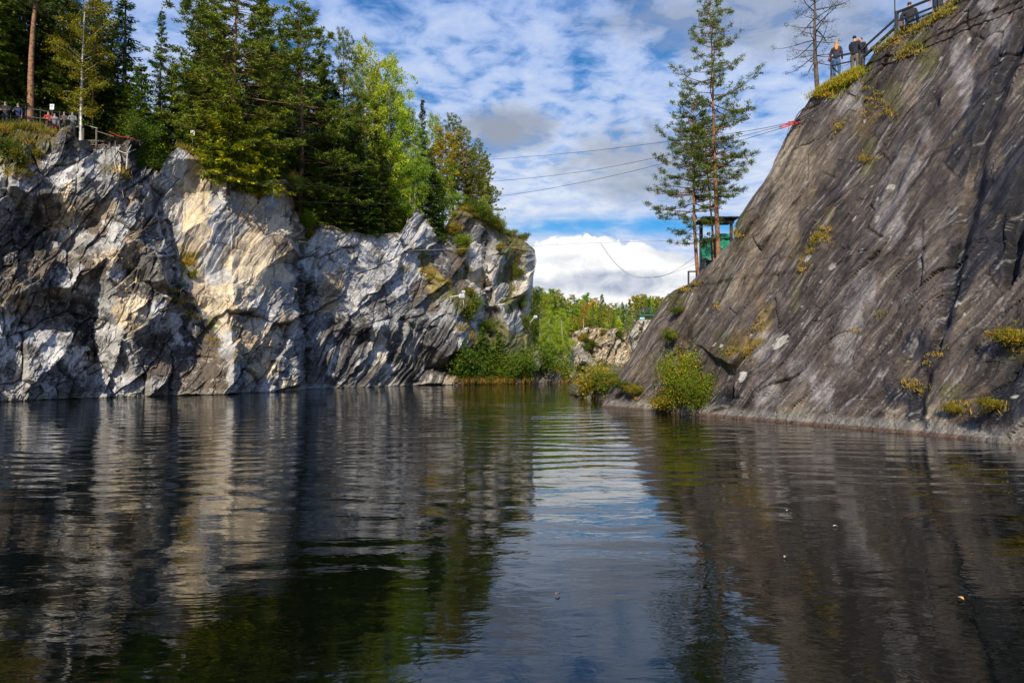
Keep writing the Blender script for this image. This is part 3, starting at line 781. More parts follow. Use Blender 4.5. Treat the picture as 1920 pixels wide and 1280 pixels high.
        col = np.where(mk, np.array([0.50, 0.46, 0.40]), col)
    tide = sstep(0.50, 0.28, P[..., 2] + 0.16 * fbm(PX / 25, PY / 25, seed=273, octv=4))[..., None]
    col = col * (1 - 0.7 * tide) + np.array([0.27, 0.25, 0.22]) * 0.7 * tide
    rust = sstep(0.13, 0.07, P[..., 2])[..., None]
    col = col * (1 - 0.8 * rust) + np.array([0.11, 0.055, 0.03]) * 0.8 * rust
    col = np.clip(col * 0.86, 0.018, 0.6)
    # behind the outline the rock turns back and becomes the top of the bank
    nk = 44; kk = (np.arange(nk, 0, -1) / nk) ** 2.0 * 45
    bx, by = 0.50, 0.866
    edge = P[:, 0]; cols0 = []; vs0 = []
    for k in kk:
        hd = edge[:, :2] / edge[:, 1:2] + np.array([0.05 + 0.25 * sstep(8, 30, np.array(k)), 0]); hd /= np.linalg.norm(hd, axis=1)[:, None]
        e = edge.copy(); e[:, :2] += hd * k
        e[:, 2] = edge[:, 2] + np.clip((edge[:, 2] - 2) / edge[:, 1], 0, .6) * sstep(2, 5, edge[:, 2]) * 0.85 * min(k, 13.0) + fbm(e[:, 0] / 3, e[:, 1] / 3, seed=281, octv=3) * 0.25 * min(1, k) * (edge[:, 2] > 3)
        e[:, 0] += (1 - np.exp(-k / 1.5)) * 0.3 * fbm(edge[:, 2] / 2, edge[:, 2] * 0 + k, seed=282, octv=3)
        vs0.append(e)
        mossf = min(1, k / 1.0) * 0.8 * (edge[:, 2] > 7)[:, None]
        cols0.append(col[:, 0] * (1 - mossf) + np.array([0.10, 0.085, 0.035]) * mossf)
    V_ = np.concatenate([np.stack(vs0, 1), P], 1); CC = np.concatenate([np.stack(cols0, 1), col], 1)
    me = mesh_np('rock_slab', V_.reshape(-1, 3), grid_faces(V_.shape[0], V_.shape[1]), CC.reshape(-1, 3), M_SLAB)
    o = ob('rock_slab', me)
    tag(o, 'dark grey streaked rock slab sloping steeply into the water on the right bank', kind='structure')
    return P, PX, PY
SL_P, SL_PX, SL_PY = right_slab()
def slab_pt(px, py):
    d = (SL_PX - px) ** 2 + (SL_PY - py) ** 2
    i = np.unravel_index(np.argmin(d), d.shape); return SL_P[i]

# ================================================================== FAR END OF THE CANYON
def far_rock(name, label, foot_py, outline, D, seed, cols, thick=14, res=1.6, moss=0.5):
    """a rock bluff: outline = [(px, top_py)], standing at distance D"""
    ol = np.array(outline, float); us = np.arange(ol[0, 0], ol[-1, 0], res)
    top = np.interp(us, ol[:, 0], ol[:, 1]); Dv = np.interp(us, [c[0] for c in D], [c[1] for c in D])
    nt_ = int((foot_py - top.min()) / res) + 2; ts = np.linspace(0, 1, nt_)
    Ug, Tg = np.meshgrid(us, ts); PY = foot_py + (top - foot_py)[None] * Tg
    P = at(Ug, PY, np.broadcast_to(Dv, Ug.shape) + 0.15 * (foot_py - PY) / F * Dv)
    al = Ug * 0.35 + PY * -0.94; ac = Ug * 0.94 + PY * 0.35
    al = al + fbm(Ug / 30, PY / 30, seed=seed, octv=3) * 12; ac = ac + fbm(Ug / 30, PY / 30, seed=seed + 1, octv=3) * 12
    f1, e1, r1 = facets(al / 60, ac / 20, seed + 2, 2.0); f2, e2, r2 = facets(al / 12 + r1 * 5, ac / 6, seed + 3, 2.2)
    d = f1 * 1.5 + f2 * 0.35 + fbm(al / 6, ac / 3, seed=seed + 4, octv=3) * 0.4 - sstep(.08, 0, e1) * .3
    P[..., 1] -= d; P[..., 0] += d * 0.15
    c1, c2, c3 = (np.array(c) for c in cols)
    n = fbm(Ug / 25, PY / 25, seed=seed + 5, octv=5, gain=.6)[..., None]
    st = sstep(0.0, 0.3, fbm(ac / 3, al / 25, seed=seed + 6, octv=4))[..., None]
    col = c1 + (c2 - c1) * sstep(-.2, .25, n); col = col * (1 - .45 * st) + c3 * .45 * st
    col = col * (1 + (r2 - .5) * .5)[..., None]
    mo = (sstep(0.0, 0.3, fbm(Ug / 14, PY / 8, seed=seed + 7, octv=4)) * moss)[..., None]
    col = col * (1 - mo) + np.array([0.20, 0.15, 0.05]) * mo
    back = []
    for k in (np.arange(1, 13) / 12) ** 1.5 * thick:
        e = P[-1] + np.array([0, 1.0, 0]) * k; e[:, 2] += 0.02 * k; back.append(e)
    V_ = np.concatenate([P, np.array(back)], 0)
    CC = np.concatenate([col, np.broadcast_to(np.array([0.11, .095, .04]), np.array(back).shape)], 0)
    for side in (0, -1):                                        # close the ends
        ext = []; ce = []
        for k in (1, 3, 7, thick):
            e = V_[:, side] + np.array([0.25 if side == 0 else -0.25, 1, 0]) * k; ext.append(e); ce.append(CC[:, side])
        if side == 0: V_ = np.concatenate([np.stack(ext[::-1], 1), V_], 1); CC = np.concatenate([np.stack(ce[::-1], 1), CC], 1)
        else: V_ = np.concatenate([V_, np.stack(ext, 1)], 1); CC = np.concatenate([CC, np.stack(ce, 1)], 1)
    o = ob(name, mesh_np(name, V_.reshape(-1, 3), grid_faces(V_.shape[0], V_.shape[1]), np.clip(CC, .02, .7).reshape(-1, 3), M_FARROCK))
    tag(o, label, kind='structure')
    return o
far_rock('far_cliff', 'pale beige rock bluff at the far end of the canyon', 722,
    [(1030, 690), (1060, 660), (1078, 622), (1096, 614), (1118, 612), (1140, 617), (1160, 618), (1172, 622), (1180, 640), (1186, 668), (1230, 690), (1290, 690)],
    [(1030, 112), (1100, 118), (1180, 122), (1290, 120)], 301, ((.44, .35, .24), (.56, .48, .37), (.17, .14, .11)), thick=14, res=1.3, moss=0.75)
far_rock('far_bluff', 'low grey rock bluff under the far green platform', 700,
    [(1170, 640), (1188, 612), (1196, 600), (1206, 598), (1226, 600), (1240, 602), (1300, 606)],
    [(1170, 132), (1300, 136)], 331, ((.40, .37, .31), (.47, .44, .38), (.22, .2, .16)), thick=16, res=1.6, moss=0.3)
far_rock('shore_rock', 'dark low shore rocks under the bushes at the foot of the cliff', 722,
    [(850, 716), (870, 708), (900, 712), (925, 706), (960, 710), (985, 700), (1000, 660), (1015, 655), (1030, 690), (1042, 700), (1060, 690), (1072, 676), (1080, 700), (1100, 712)],
    [(850, 80.5), (900, 84.5), (1000, 92), (1045, 96.5), (1100, 106)], 361, ((.17, .15, .13), (.27, .25, .22), (.06, .055, .05)), thick=10, res=1.2, moss=0.45)

far_rock('shore_rock', 'low rocks at the water beyond the left tip of the slab', 741,
    [(1082, 741), (1090, 733), (1105, 728), (1125, 722), (1145, 712), (1165, 700), (1200, 690)],
    [(1082, 47.5), (1130, 45), (1200, 46)], 371, ((.22, .19, .15), (.32, .29, .24), (.09, .08, .07)), thick=9, res=1.2, moss=0.5)

def far_ground():
    """wooded rising ground that closes the horizon"""
    xs = np.linspace(-260, 320, 140); ys = np.concatenate([np.linspace(104, 330, 96), np.linspace(345, 1500, 30)])
    X, Y = np.meshgrid(xs, ys)
    h = np.interp(Y, [104, 109, 118, 124, 150, 200, 330, 1500], [-2, 1.2, 2.2, 3.5, 8.0, 10.5, 14.5, 60.]) + fbm(X / 45, Y / 45, seed=401, octv=3) * 2.0
    w = sstep(-2, 12, X - 8) * sstep(60, 30, X) * sstep(134, 124, Y)       # the pool runs on a little
    h = h - 6 * w
    # left and right banks continue behind their cliffs
    h = np.where(Y < 104.5, -2, h)
    col = np.broadcast_to(np.array([0.05, 0.06, 0.02]), X.shape + (3,)) * (1 + .4 * fbm(X / 8, Y / 8, seed=402, octv=3))[..., None]
    o = ob('hills', mesh_np('hills', np.stack([X, Y, h], -1).reshape(-1, 3), grid_faces(len(ys), len(xs)), col.reshape(-1, 3), M_GRASS, smooth=True))
    tag(o, 'low wooded hills closing the far end of the canyon', kind='structure')
    return xs, ys, h
FG_X, FG_Y, FG_H = far_ground()
def far_h(x, y):
    i = int(np.clip(np.searchsorted(FG_Y, y), 1, len(FG_Y) - 1)); a = (y - FG_Y[i - 1]) / (FG_Y[i] - FG_Y[i - 1])
    return float(np.interp(x, FG_X, FG_H[i - 1]) * (1 - a) + np.interp(x, FG_X, FG_H[i]) * a)

# ================================================================== VEGETATION BUILDERS
def unit(v): return v / (np.linalg.norm(v, axis=-1, keepdims=True) + 1e-9)
class Leaves:
    """many small leaf-shaped faces; arrays of base point, length vector, half-width vector, colour"""
    def __init__(s): s.b = []; s.a = []; s.w = []; s.c = []
    def add(s, b, a, w, c):
        b = np.asarray(b, float); n = len(b)
        s.b.append(b); s.a.append(np.broadcast_to(a, b.shape)); s.w.append(np.broadcast_to(w, b.shape)); s.c.append(np.broadcast_to(c, b.shape))
    def n(s): return sum(len(q) for q in s.b)
    def mesh(s, name, mat):
        b, a, w, c = (np.vstack(q) for q in (s.b, s.a, s.w, s.c))
        v = np.stack([b, b + a * 0.45 + w, b + a, b + a * 0.45 - w], 1).reshape(-1, 3)
        f = np.arange(len(v)).reshape(-1, 4)
        return mesh_np(name, v, f, np.repeat(np.clip(c, .003, 1), 4, axis=0), mat)
def rvec(rg, n): return unit(rg.normal(size=(n, 3)))

def spruce_mesh(H, Rm, seed, h0=0.04, dens=1.0, droop=0.35, col=(0.028, 0.060, 0.018), tip=(0.075, 0.125, 0.03), sparse=0.0):
    rg = np.random.default_rng(seed); L = Leaves(); T = MB()
    T.tube([(0, 0, -1.0), (0, 0, 0), (0.03 * H * 0.1, 0, H * 0.5), (0, 0, H)], [H * .013, H * .012, H * .007, .012], 7)
    col, tip = np.array(col), np.array(tip)
    h = H * h0
    while h < H * 0.985:
        f = h / H; prof = (1 - f) ** 0.78 * min(1, 0.55 + f * 4)
        n = int(rg.integers(5, 8))
        for k in range(n):
            if rg.random() < sparse: continue
            Lb = Rm * prof * rg.uniform(0.62, 1.15) + 0.12
            az = rg.uniform(0, 2 * math.pi); z0 = h + rg.uniform(-.12, .12)
            e0 = 0.55 * f - 0.12 + rg.uniform(-.12, .12); dr = droop * (1.1 - f) + .1
            m = max(4, int(Lb / 0.15 * dens)); s = (np.arange(m) + rg.random(m) * .6) / m
            s = 0.12 + 0.88 * s
            hd = np.array([math.cos(az), math.sin(az), 0]); sd = np.array([-hd[1], hd[0], 0])
            bend = rg.uniform(-.25, .25)
            p = hd * (Lb * s)[:, None] + sd * (bend * Lb * s * s)[:, None]
            p[:, 2] = z0 + Lb * (e0 * s - dr * s ** 1.6 + 0.5 * dr * s ** 3)
            if Lb > 0.8:
                q = np.array([[0, 0, z0], p[len(p) // 2], p[-1]]); T.tube(q, [.012 + Lb * .010, .014, .004], 3, False)
            for side in (-1, 1, 0, 0):
                tl = (0.20 + 0.36 * (1 - s) * min(1.3, Lb / 1.6)) * rg.uniform(.7, 1.25, m)
                if side == 0: dirv = hd * 0.55 + np.array([0, 0, -0.75]) + rg.normal(size=(m, 3)) * .28
                else: dirv = hd * 0.62 + sd * side * 0.75 + np.array([0, 0, -.18]) + rg.normal(size=(m, 3)) * .24
                dirv = unit(dirv); wv = unit(np.cross(dirv, rvec(rg, m) * .5 + np.array([0, 0, 1.0]))) * (0.042 + 0.018 * rg.random(m))[:, None]
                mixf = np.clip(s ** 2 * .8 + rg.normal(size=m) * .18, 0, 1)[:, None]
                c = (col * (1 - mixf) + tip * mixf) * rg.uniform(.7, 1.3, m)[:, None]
                L.add(p + rg.normal(size=(m, 3)) * .03, dirv * tl[:, None], wv, c)
        h += 0.24 + 0.14 * (1 - f) * rg.uniform(.6, 1.4)
    L.add(np.repeat([[0, 0, H - .25]], 8, 0), unit(rg.normal(size=(8, 3)) * .5 + np.array([0, 0, 1.5])) * .45, rvec(rg, 8) * .03, tip)
    return T, L

def pine_mesh(H, Rm, seed, h0=0.35, nclump=26, dens=1.0, prof=None, lean=(0, 0), col=(0.035, 0.075, 0.022), tip=(0.095, 0.150, 0.035), trunk_r=None,
              needle=0.17, nw=0.017, step=0.5, dead=0.0, updrift=0.35, ragged=0.3):
    rg = np.random.default_rng(seed); L = Leaves(); T = MB()
    tr = trunk_r or H * .0115; zz = np.linspace(0, 1, 14)
    wob = rg.normal(size=2) * .12
    ax = np.stack([lean[0] * zz + wob[0] * np.sin(zz * 5), lean[1] * zz + wob[1] * np.sin(zz * 4), H * zz], 1)
    T.tube(np.vstack([[ax[0] - [0, 0, 1.2]], ax]), np.concatenate([[tr * 1.15], tr * (1 - zz * .92)]), 8)
    axis = lambda f: np.array([np.interp(f, zz, ax[:, i]) for i in range(3)])
    prof = prof or (lambda f: min(1, (1 - f) * 2.4 + .12) * min(1, .45 + (f - h0) * 3))
    col, tip = np.array(col), np.array(tip); h = H * h0
    def clump(p, r, n, live=1.0):
        n = max(3, int(n * live * dens)); d = rvec(rg, n); d[:, 2] = d[:, 2] * .75 + .25; d = unit(d)
        b = p + rvec(rg, n) * (r * rg.random(n) ** .5)[:, None] * np.array([1, 1, .6])
        wv = unit(np.cross(d, rvec(rg, n))) * (nw * rg.uniform(.7, 1.4, n))[:, None]
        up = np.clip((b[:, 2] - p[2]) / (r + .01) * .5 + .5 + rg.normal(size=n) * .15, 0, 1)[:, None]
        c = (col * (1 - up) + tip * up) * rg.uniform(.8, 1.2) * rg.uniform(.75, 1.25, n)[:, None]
        L.add(b, d * (needle * rg.uniform(.7, 1.25, n))[:, None], wv, c)
    while h < H * .99:
        f = h / H; n = int(rg.integers(3, 6)); az0 = rg.uniform(0, 6.28)
        for k in range(n):
            Lb = Rm * prof(f) * rg.uniform(1 - ragged * 1.4, 1 + ragged) + .1
            az = az0 + k * 6.28 / n + rg.uniform(-.5, .5); hd = np.array([math.cos(az), math.sin(az), 0]); sd = np.array([-hd[1], hd[0], 0])
            b0 = axis(f + rg.uniform(-.008, .008)); e0 = rg.uniform(-.25, .35) + .5 * f - .1
            m = 6; s = np.linspace(0, 1, m); bend = rg.uniform(-.3, .3)
            p = b0 + hd * (Lb * s)[:, None] + sd * (bend * Lb * s ** 2)[:, None]
            p[:, 2] += Lb * (e0 * s - .45 * s ** 1.5 * (1 - f * .6) + updrift * s ** 3)
            T.tube(p, np.linspace(.012 + Lb * .011, .005, m), 4, False)
            if rg.random() < dead: continue
            if Lb < .5: clump(p[-1], .14, nclump); clump(p[3], .1, nclump * .6); continue
            ns = max(3, int(Lb * 3.4))
            for j in range(ns):
                t = rg.uniform(.32, 1.0); q = np.array([np.interp(t, s, p[:, i]) for i in range(3)])
                side = rg.choice([-1, 1]); ll = (.20 + .5 * Lb * (1.05 - t) * rg.uniform(.4, 1)) * .8
                e = q + (hd * .6 + sd * side * rg.uniform(.3, 1) + np.array([0, 0, rg.uniform(-.1, .45)])) * ll
                T.tube([q, (q + e) / 2 + [0, 0, -.03], e], [.008, .006, .003], 3, False)
                clump(e, .15 + .05 * rg.random(), nclump); 
                if ll > .3: clump(q * .4 + e * .6, .13, nclump * .7)
            clump(p[-1], .17, nclump)
        h += step * rg.uniform(.7, 1.3) * (1 if f < .8 else .7)
    clump(axis(1.0), .16, nclump * 1.3)
    return T, L

def birch_mesh(H, Rm, seed, h0=0.2, nl=14000, leaf=0.085, col=(0.10, 0.16, 0.025), tip=(0.22, 0.27, 0.04), weep=.5, trunk_r=None, autumn=0.05, acol=(.42, .26, .03), lean=(0, 0), step=.28):
    rg = np.random.default_rng(seed); L = Leaves(); T = MB(); tr = trunk_r or H * .0085
    zz = np.linspace(0, 1, 12); wob = rg.normal(size=2) * .15
    ax = np.stack([lean[0] * zz + wob[0] * np.sin(zz * 6), lean[1] * zz + wob[1] * np.sin(zz * 5), H * zz], 1)
    T.tube(np.vstack([[ax[0] - [0, 0, 1]], ax]), np.concatenate([[tr * 1.2], tr * (1 - zz * .93)]), 7)
    ends = []
    h = H * h0
    while h < H * .98:
        f = h / H
        for k in range(int(rg.integers(2, 4))):
            g = (f - h0) / (1 - h0); Lb = Rm * (math.sin((g * .80 + .16) * math.pi) ** .8 * .9 + .1) * rg.uniform(.55, 1.15)
            az = rg.uniform(0, 6.28); hd = np.array([math.cos(az), math.sin(az), 0]); b0 = np.array([np.interp(f, zz, ax[:, i]) for i in range(3)])
            m = 6; s = np.linspace(0, 1, m); p = b0 + hd * (Lb * s)[:, None] + rg.normal(size=(m, 3)) * .05 * Lb * s[:, None]; p[:, 2] += Lb * (rg.uniform(.7, 1.6) * s - weep * 1.1 * s ** 2.4)
            T.tube(p, np.linspace(.006 + Lb * .006, .003, m), 3, False)
            for j in range(max(3, int(Lb * 4))):
                t = rg.uniform(.25, 1); q = np.array([np.interp(t, s, p[:, i]) for i in range(3)])
                e = q + (rg.normal(size=3) * .5 + hd * .4 + [0, 0, .1 - weep * .8]) * (.25 + .25 * Lb * rg.random()); ends.append((q, e))
        h += step * rg.uniform(.7, 1.3)
    per = max(4, nl // len(ends)); col, tip, ac = np.array(col), np.array(tip), np.array(acol)
    for q, e in ends:
        n = int(per * rg.uniform(.5, 1.5)); t = rg.random(n)[:, None]
        b = q * (1 - t) + e * t + rg.normal(size=(n, 3)) * (.09 + .04 * t) + np.array([0, 0, -1.0]) * (rg.random((n, 1)) ** 2) * .35 * weep
        d = unit(rg.normal(size=(n, 3)) * .8 + np.array([0, 0, -.6])); wv = unit(np.cross(d, rvec(rg, n))) * (leaf * .38)
        u = np.clip(rg.normal(size=(n, 1)) * .25 + rg.uniform(.2, .8), 0, 1); c = col * (1 - u) + tip * u
        au = rg.random() < autumn * 3
        mk = rg.random((n, 1)) < (autumn * (4 if au else .5)); c = np.where(mk, ac * rg.uniform(.7, 1.2, (n, 1)), c)
        L.add(b, d * (leaf * rg.uniform(.7, 1.3, n))[:, None], wv, c * rg.uniform(.8, 1.2, (n, 1)))
    return T, L

def bush_mesh(W, H, seed, nl=5000, leaf=.09, col=(.06, .12, .02), tip=(.17, .22, .035), autumn=.05, acol=(.40, .25, .03), stems=9, flat=.6):
    rg = np.random.default_rng(seed); L = Leaves(); T = MB(); ends = []
    for k in range(stems):
        az = rg.uniform(0, 6.28); r = W * rg.uniform(.1, 1) ** .6; hh = H * rg.uniform(.45, 1.0) * (1 - .35 * r / W)
        tip_ = np.array([math.cos(az) * r, math.sin(az) * r * .8, hh])
        m = 5; s = np.linspace(0, 1, m)[:, None]; p = tip_ * s + np.array([0, 0, .25 * H]) * (s * (1 - s)) + rg.normal(size=(m, 3)) * .04 * (s > .1)
        p[0, 2] = -.3
        T.tube(p, np.linspace(.02 + .006 * H, .005, m), 4, False)
        for j in range(9):
            t = rg.uniform(.25, 1); q = np.array([np.interp(t, s[:, 0], p[:, i]) for i in range(3)])
            e = q + (rg.normal(size=3) * [1, 1, .6] + [0, 0, .35]) * .26 * (W + H) * .5 * rg.uniform(.5, 1.2)
            T.tube([q, e], [.008, .003], 3, False); ends.append((q, e))
    per = nl // len(ends); col, tip, ac = np.array(col), np.array(tip), np.array(acol)
    for q, e in ends:
        n = int(per * rg.uniform(.4, 1.6)); t = rg.random((n, 1)) ** .7; b = q * (1 - t) + e * t + rg.normal(size=(n, 3)) * .055 * (W + H)
        d = unit(rg.normal(size=(n, 3)) + [0, 0, .2]); wv = unit(np.cross(d, rvec(rg, n))) * leaf * .40
        u = np.clip(rg.normal(size=(n, 1)) * .2 + rg.uniform(.1, .9), 0, 1); c = col * (1 - u) + tip * u
        mk = rg.random((n, 1)) < (autumn * (3.5 if rg.random() < .3 else .4)); c = np.where(mk, ac, c)
        L.add(b, d * (leaf * rg.uniform(.7, 1.3, n))[:, None], wv, c * rg.uniform(.75, 1.2, (n, 1)))
    return T, L

PROTO = {}
ONES = 'first second third fourth fifth sixth seventh eighth ninth tenth eleventh twelfth thirteenth fourteenth fifteenth sixteenth seventeenth eighteenth nineteenth'.split()
TENS = {2: 'twenty', 3: 'thirty', 4: 'forty', 5: 'fifty', 6: 'sixty', 7: 'seventy', 8: 'eighty', 9: 'ninety'}
def ordinal(n):
    if n < 20: return ONES[n - 1]
    return TENS[n // 10][:-1] + 'ieth' if n % 10 == 0 else TENS[n // 10] + '-' + ONES[n % 10 - 1]
def number_labels(objs, text):
    """tells look-alikes apart by their order from the left in the photo"""
    def sx(o): return o.location.x / o.location.y
    for i, o in enumerate(sorted(objs, key=sx)): o['label'] = text % ordinal(i + 1)
def proto(key, TL, bark, leafm):
    """one mesh of trunk and one of crown, shared by all copies of this kind"""
    T, L = TL
    PROTO[key] = (T.mesh(key + '_trunk', bark, True), L.mesh(key + '_crown', leafm))
def plant(key, name, label, cat, loc, sc=1.0, rz=None, group=None, sx=None, crown='crown', trunk='trunk', tilt=(0, 0)):
    t = thing(name, label, cat, loc, group, random.uniform(0, 6.28) if rz is None else rz)
    t.scale = (sx or sc, sx or sc, sc)
    t.rotation_euler = (tilt[0], tilt[1], t.rotation_euler[2])
    a, b = PROTO[key]
    ob(trunk, a, t); ob(crown, b, t)
    return t

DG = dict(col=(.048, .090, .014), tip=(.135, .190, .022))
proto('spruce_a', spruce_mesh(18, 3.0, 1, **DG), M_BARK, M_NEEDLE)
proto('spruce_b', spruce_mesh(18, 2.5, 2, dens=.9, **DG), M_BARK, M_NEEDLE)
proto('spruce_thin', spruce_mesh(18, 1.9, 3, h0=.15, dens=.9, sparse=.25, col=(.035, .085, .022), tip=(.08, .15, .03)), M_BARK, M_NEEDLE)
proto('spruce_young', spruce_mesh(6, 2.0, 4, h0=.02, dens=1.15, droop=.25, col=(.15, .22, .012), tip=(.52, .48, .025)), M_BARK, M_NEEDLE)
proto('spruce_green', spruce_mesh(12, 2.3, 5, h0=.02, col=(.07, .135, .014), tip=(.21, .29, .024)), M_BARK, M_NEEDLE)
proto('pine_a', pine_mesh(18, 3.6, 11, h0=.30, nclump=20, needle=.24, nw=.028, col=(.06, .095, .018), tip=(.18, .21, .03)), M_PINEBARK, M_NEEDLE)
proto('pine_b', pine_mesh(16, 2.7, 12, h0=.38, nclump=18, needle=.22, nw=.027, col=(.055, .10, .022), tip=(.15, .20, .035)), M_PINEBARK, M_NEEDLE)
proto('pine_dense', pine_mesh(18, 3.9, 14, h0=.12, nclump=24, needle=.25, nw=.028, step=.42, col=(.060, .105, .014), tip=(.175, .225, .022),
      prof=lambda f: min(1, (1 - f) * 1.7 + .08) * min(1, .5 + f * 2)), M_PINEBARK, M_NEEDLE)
proto('birch_a', birch_mesh(15, 2.7, 21, h0=.12, nl=20000, leaf=.14, col=(.14, .24, .02), tip=(.30, .38, .045)), M_BIRCHBARK, M_LEAF)
proto('birch_b', birch_mesh(15, 2.7, 22, h0=.06, nl=22000, leaf=.14, weep=.9, col=(.15, .28, .02), tip=(.34, .46, .045), autumn=.02), M_BIRCHBARK, M_LEAF)
proto('birch_orange', birch_mesh(11, 1.6, 23, h0=.30, nl=7000, leaf=.12, col=(.15, .17, .03), tip=(.34, .31, .04), autumn=.07, acol=(.42, .27, .035)), M_BIRCHBARK, M_LEAF)
proto('birch_near', birch_mesh(13.5, 1.9, 24, h0=.22, nl=11000, leaf=.11, col=(.20, .21, .02), tip=(.50, .42, .03), autumn=.12, weep=.35, trunk_r=.10, step=.36), M_BIRCHBARK, M_LEAF)
proto('bush_a', bush_mesh(1.3, 1.8, 31, 5000, .10), M_BARK, M_LEAF)
proto('bush_b', bush_mesh(1.1, 1.3, 32, 3800, .09, col=(.09, .12, .02), tip=(.27, .26, .035), autumn=.12), M_BARK, M_LEAF)
proto('bush_dark', bush_mesh(1.6, 2.2, 33, 6500, .11, col=(.055, .12, .015), tip=(.16, .25, .025), autumn=.03), M_BARK, M_LEAF)
proto('bush_yellow', bush_mesh(1.2, 2.2, 34, 5200, .10, col=(.13, .16, .02), tip=(.36, .34, .04), autumn=.10, stems=11), M_BARK, M_LEAF)
# light versions for the far woods
proto('far_spruce', spruce_mesh(12, 2.0, 41, h0=.05, dens=.35, col=(.09, .17, .02), tip=(.21, .33, .03)), M_BARK, M_NEEDLE)
proto('far_pine', pine_mesh(12, 2.2, 42, h0=.35, nclump=7, needle=.42, nw=.06, step=.7, col=(.11, .15, .022), tip=(.26, .27, .035)), M_PINEBARK, M_NEEDLE)
proto('far_birch', birch_mesh(12, 1.9, 43, h0=.12, nl=4200, leaf=.26, weep=.4, col=(.17, .29, .02), tip=(.34, .46, .04), autumn=.02, step=.5), M_BIRCHBARK, M_LEAF)
proto('far_yellow', birch_mesh(11, 1.6, 44, h0=.2, nl=3200, leaf=.25, weep=.4, col=(.26, .24, .03), tip=(.42, .34, .05), autumn=.15, step=.5), M_BIRCHBARK, M_LEAF)

# ================================================================== THE FOREST ON THE LEFT CLIFF
HREF = dict(spruce_a=18, spruce_b=18, spruce_thin=18, spruce_young=6, spruce_green=12, pine_a=18, pine_b=16, pine_dense=18,
            birch_a=15, birch_b=15, birch_orange=11, birch_near=13.5)
def left_ground(px, back):
    e = cliff_edge(px); p = e + np.array([-0.50, 0.86, 0]) * back
    p[2] = float(floor_z(e[2], px, back))
    return p
def solve_back(px, back):
    """point on the forest floor 'back' metres behind the edge, seen at photo x = px"""
    q = px
    for _ in range(12):
        p = left_ground(q, back); sx = 960 + F * p[0] / (p[1] * cP + (p[2] - CAMH) * sP); q += (px - sx) * .8
    return left_ground(q, back)
def left_tree(key, px, top, back, name, label, cat='tree', wid=1.0, rz=None, group=None, drop=0.0, crown='crown'):
    p = solve_back(px, back); p[2] -= drop
    dep = p[1] * cP + (p[2] - CAMH) * sP
    # height from the photo y of the tip
    zt = at(px, top, p[1])[2]; Hh = max(1.5, zt - p[2]); s = Hh / HREF[key]
    return plant(key, name, label, cat, tuple(p), s, rz, group, sx=wid * 1.28 * (0.45 * s + 0.55 * min(s, 1.15)), crown=crown)
DK = 'dark spruces crowding behind the railing at the left end of the cliff'
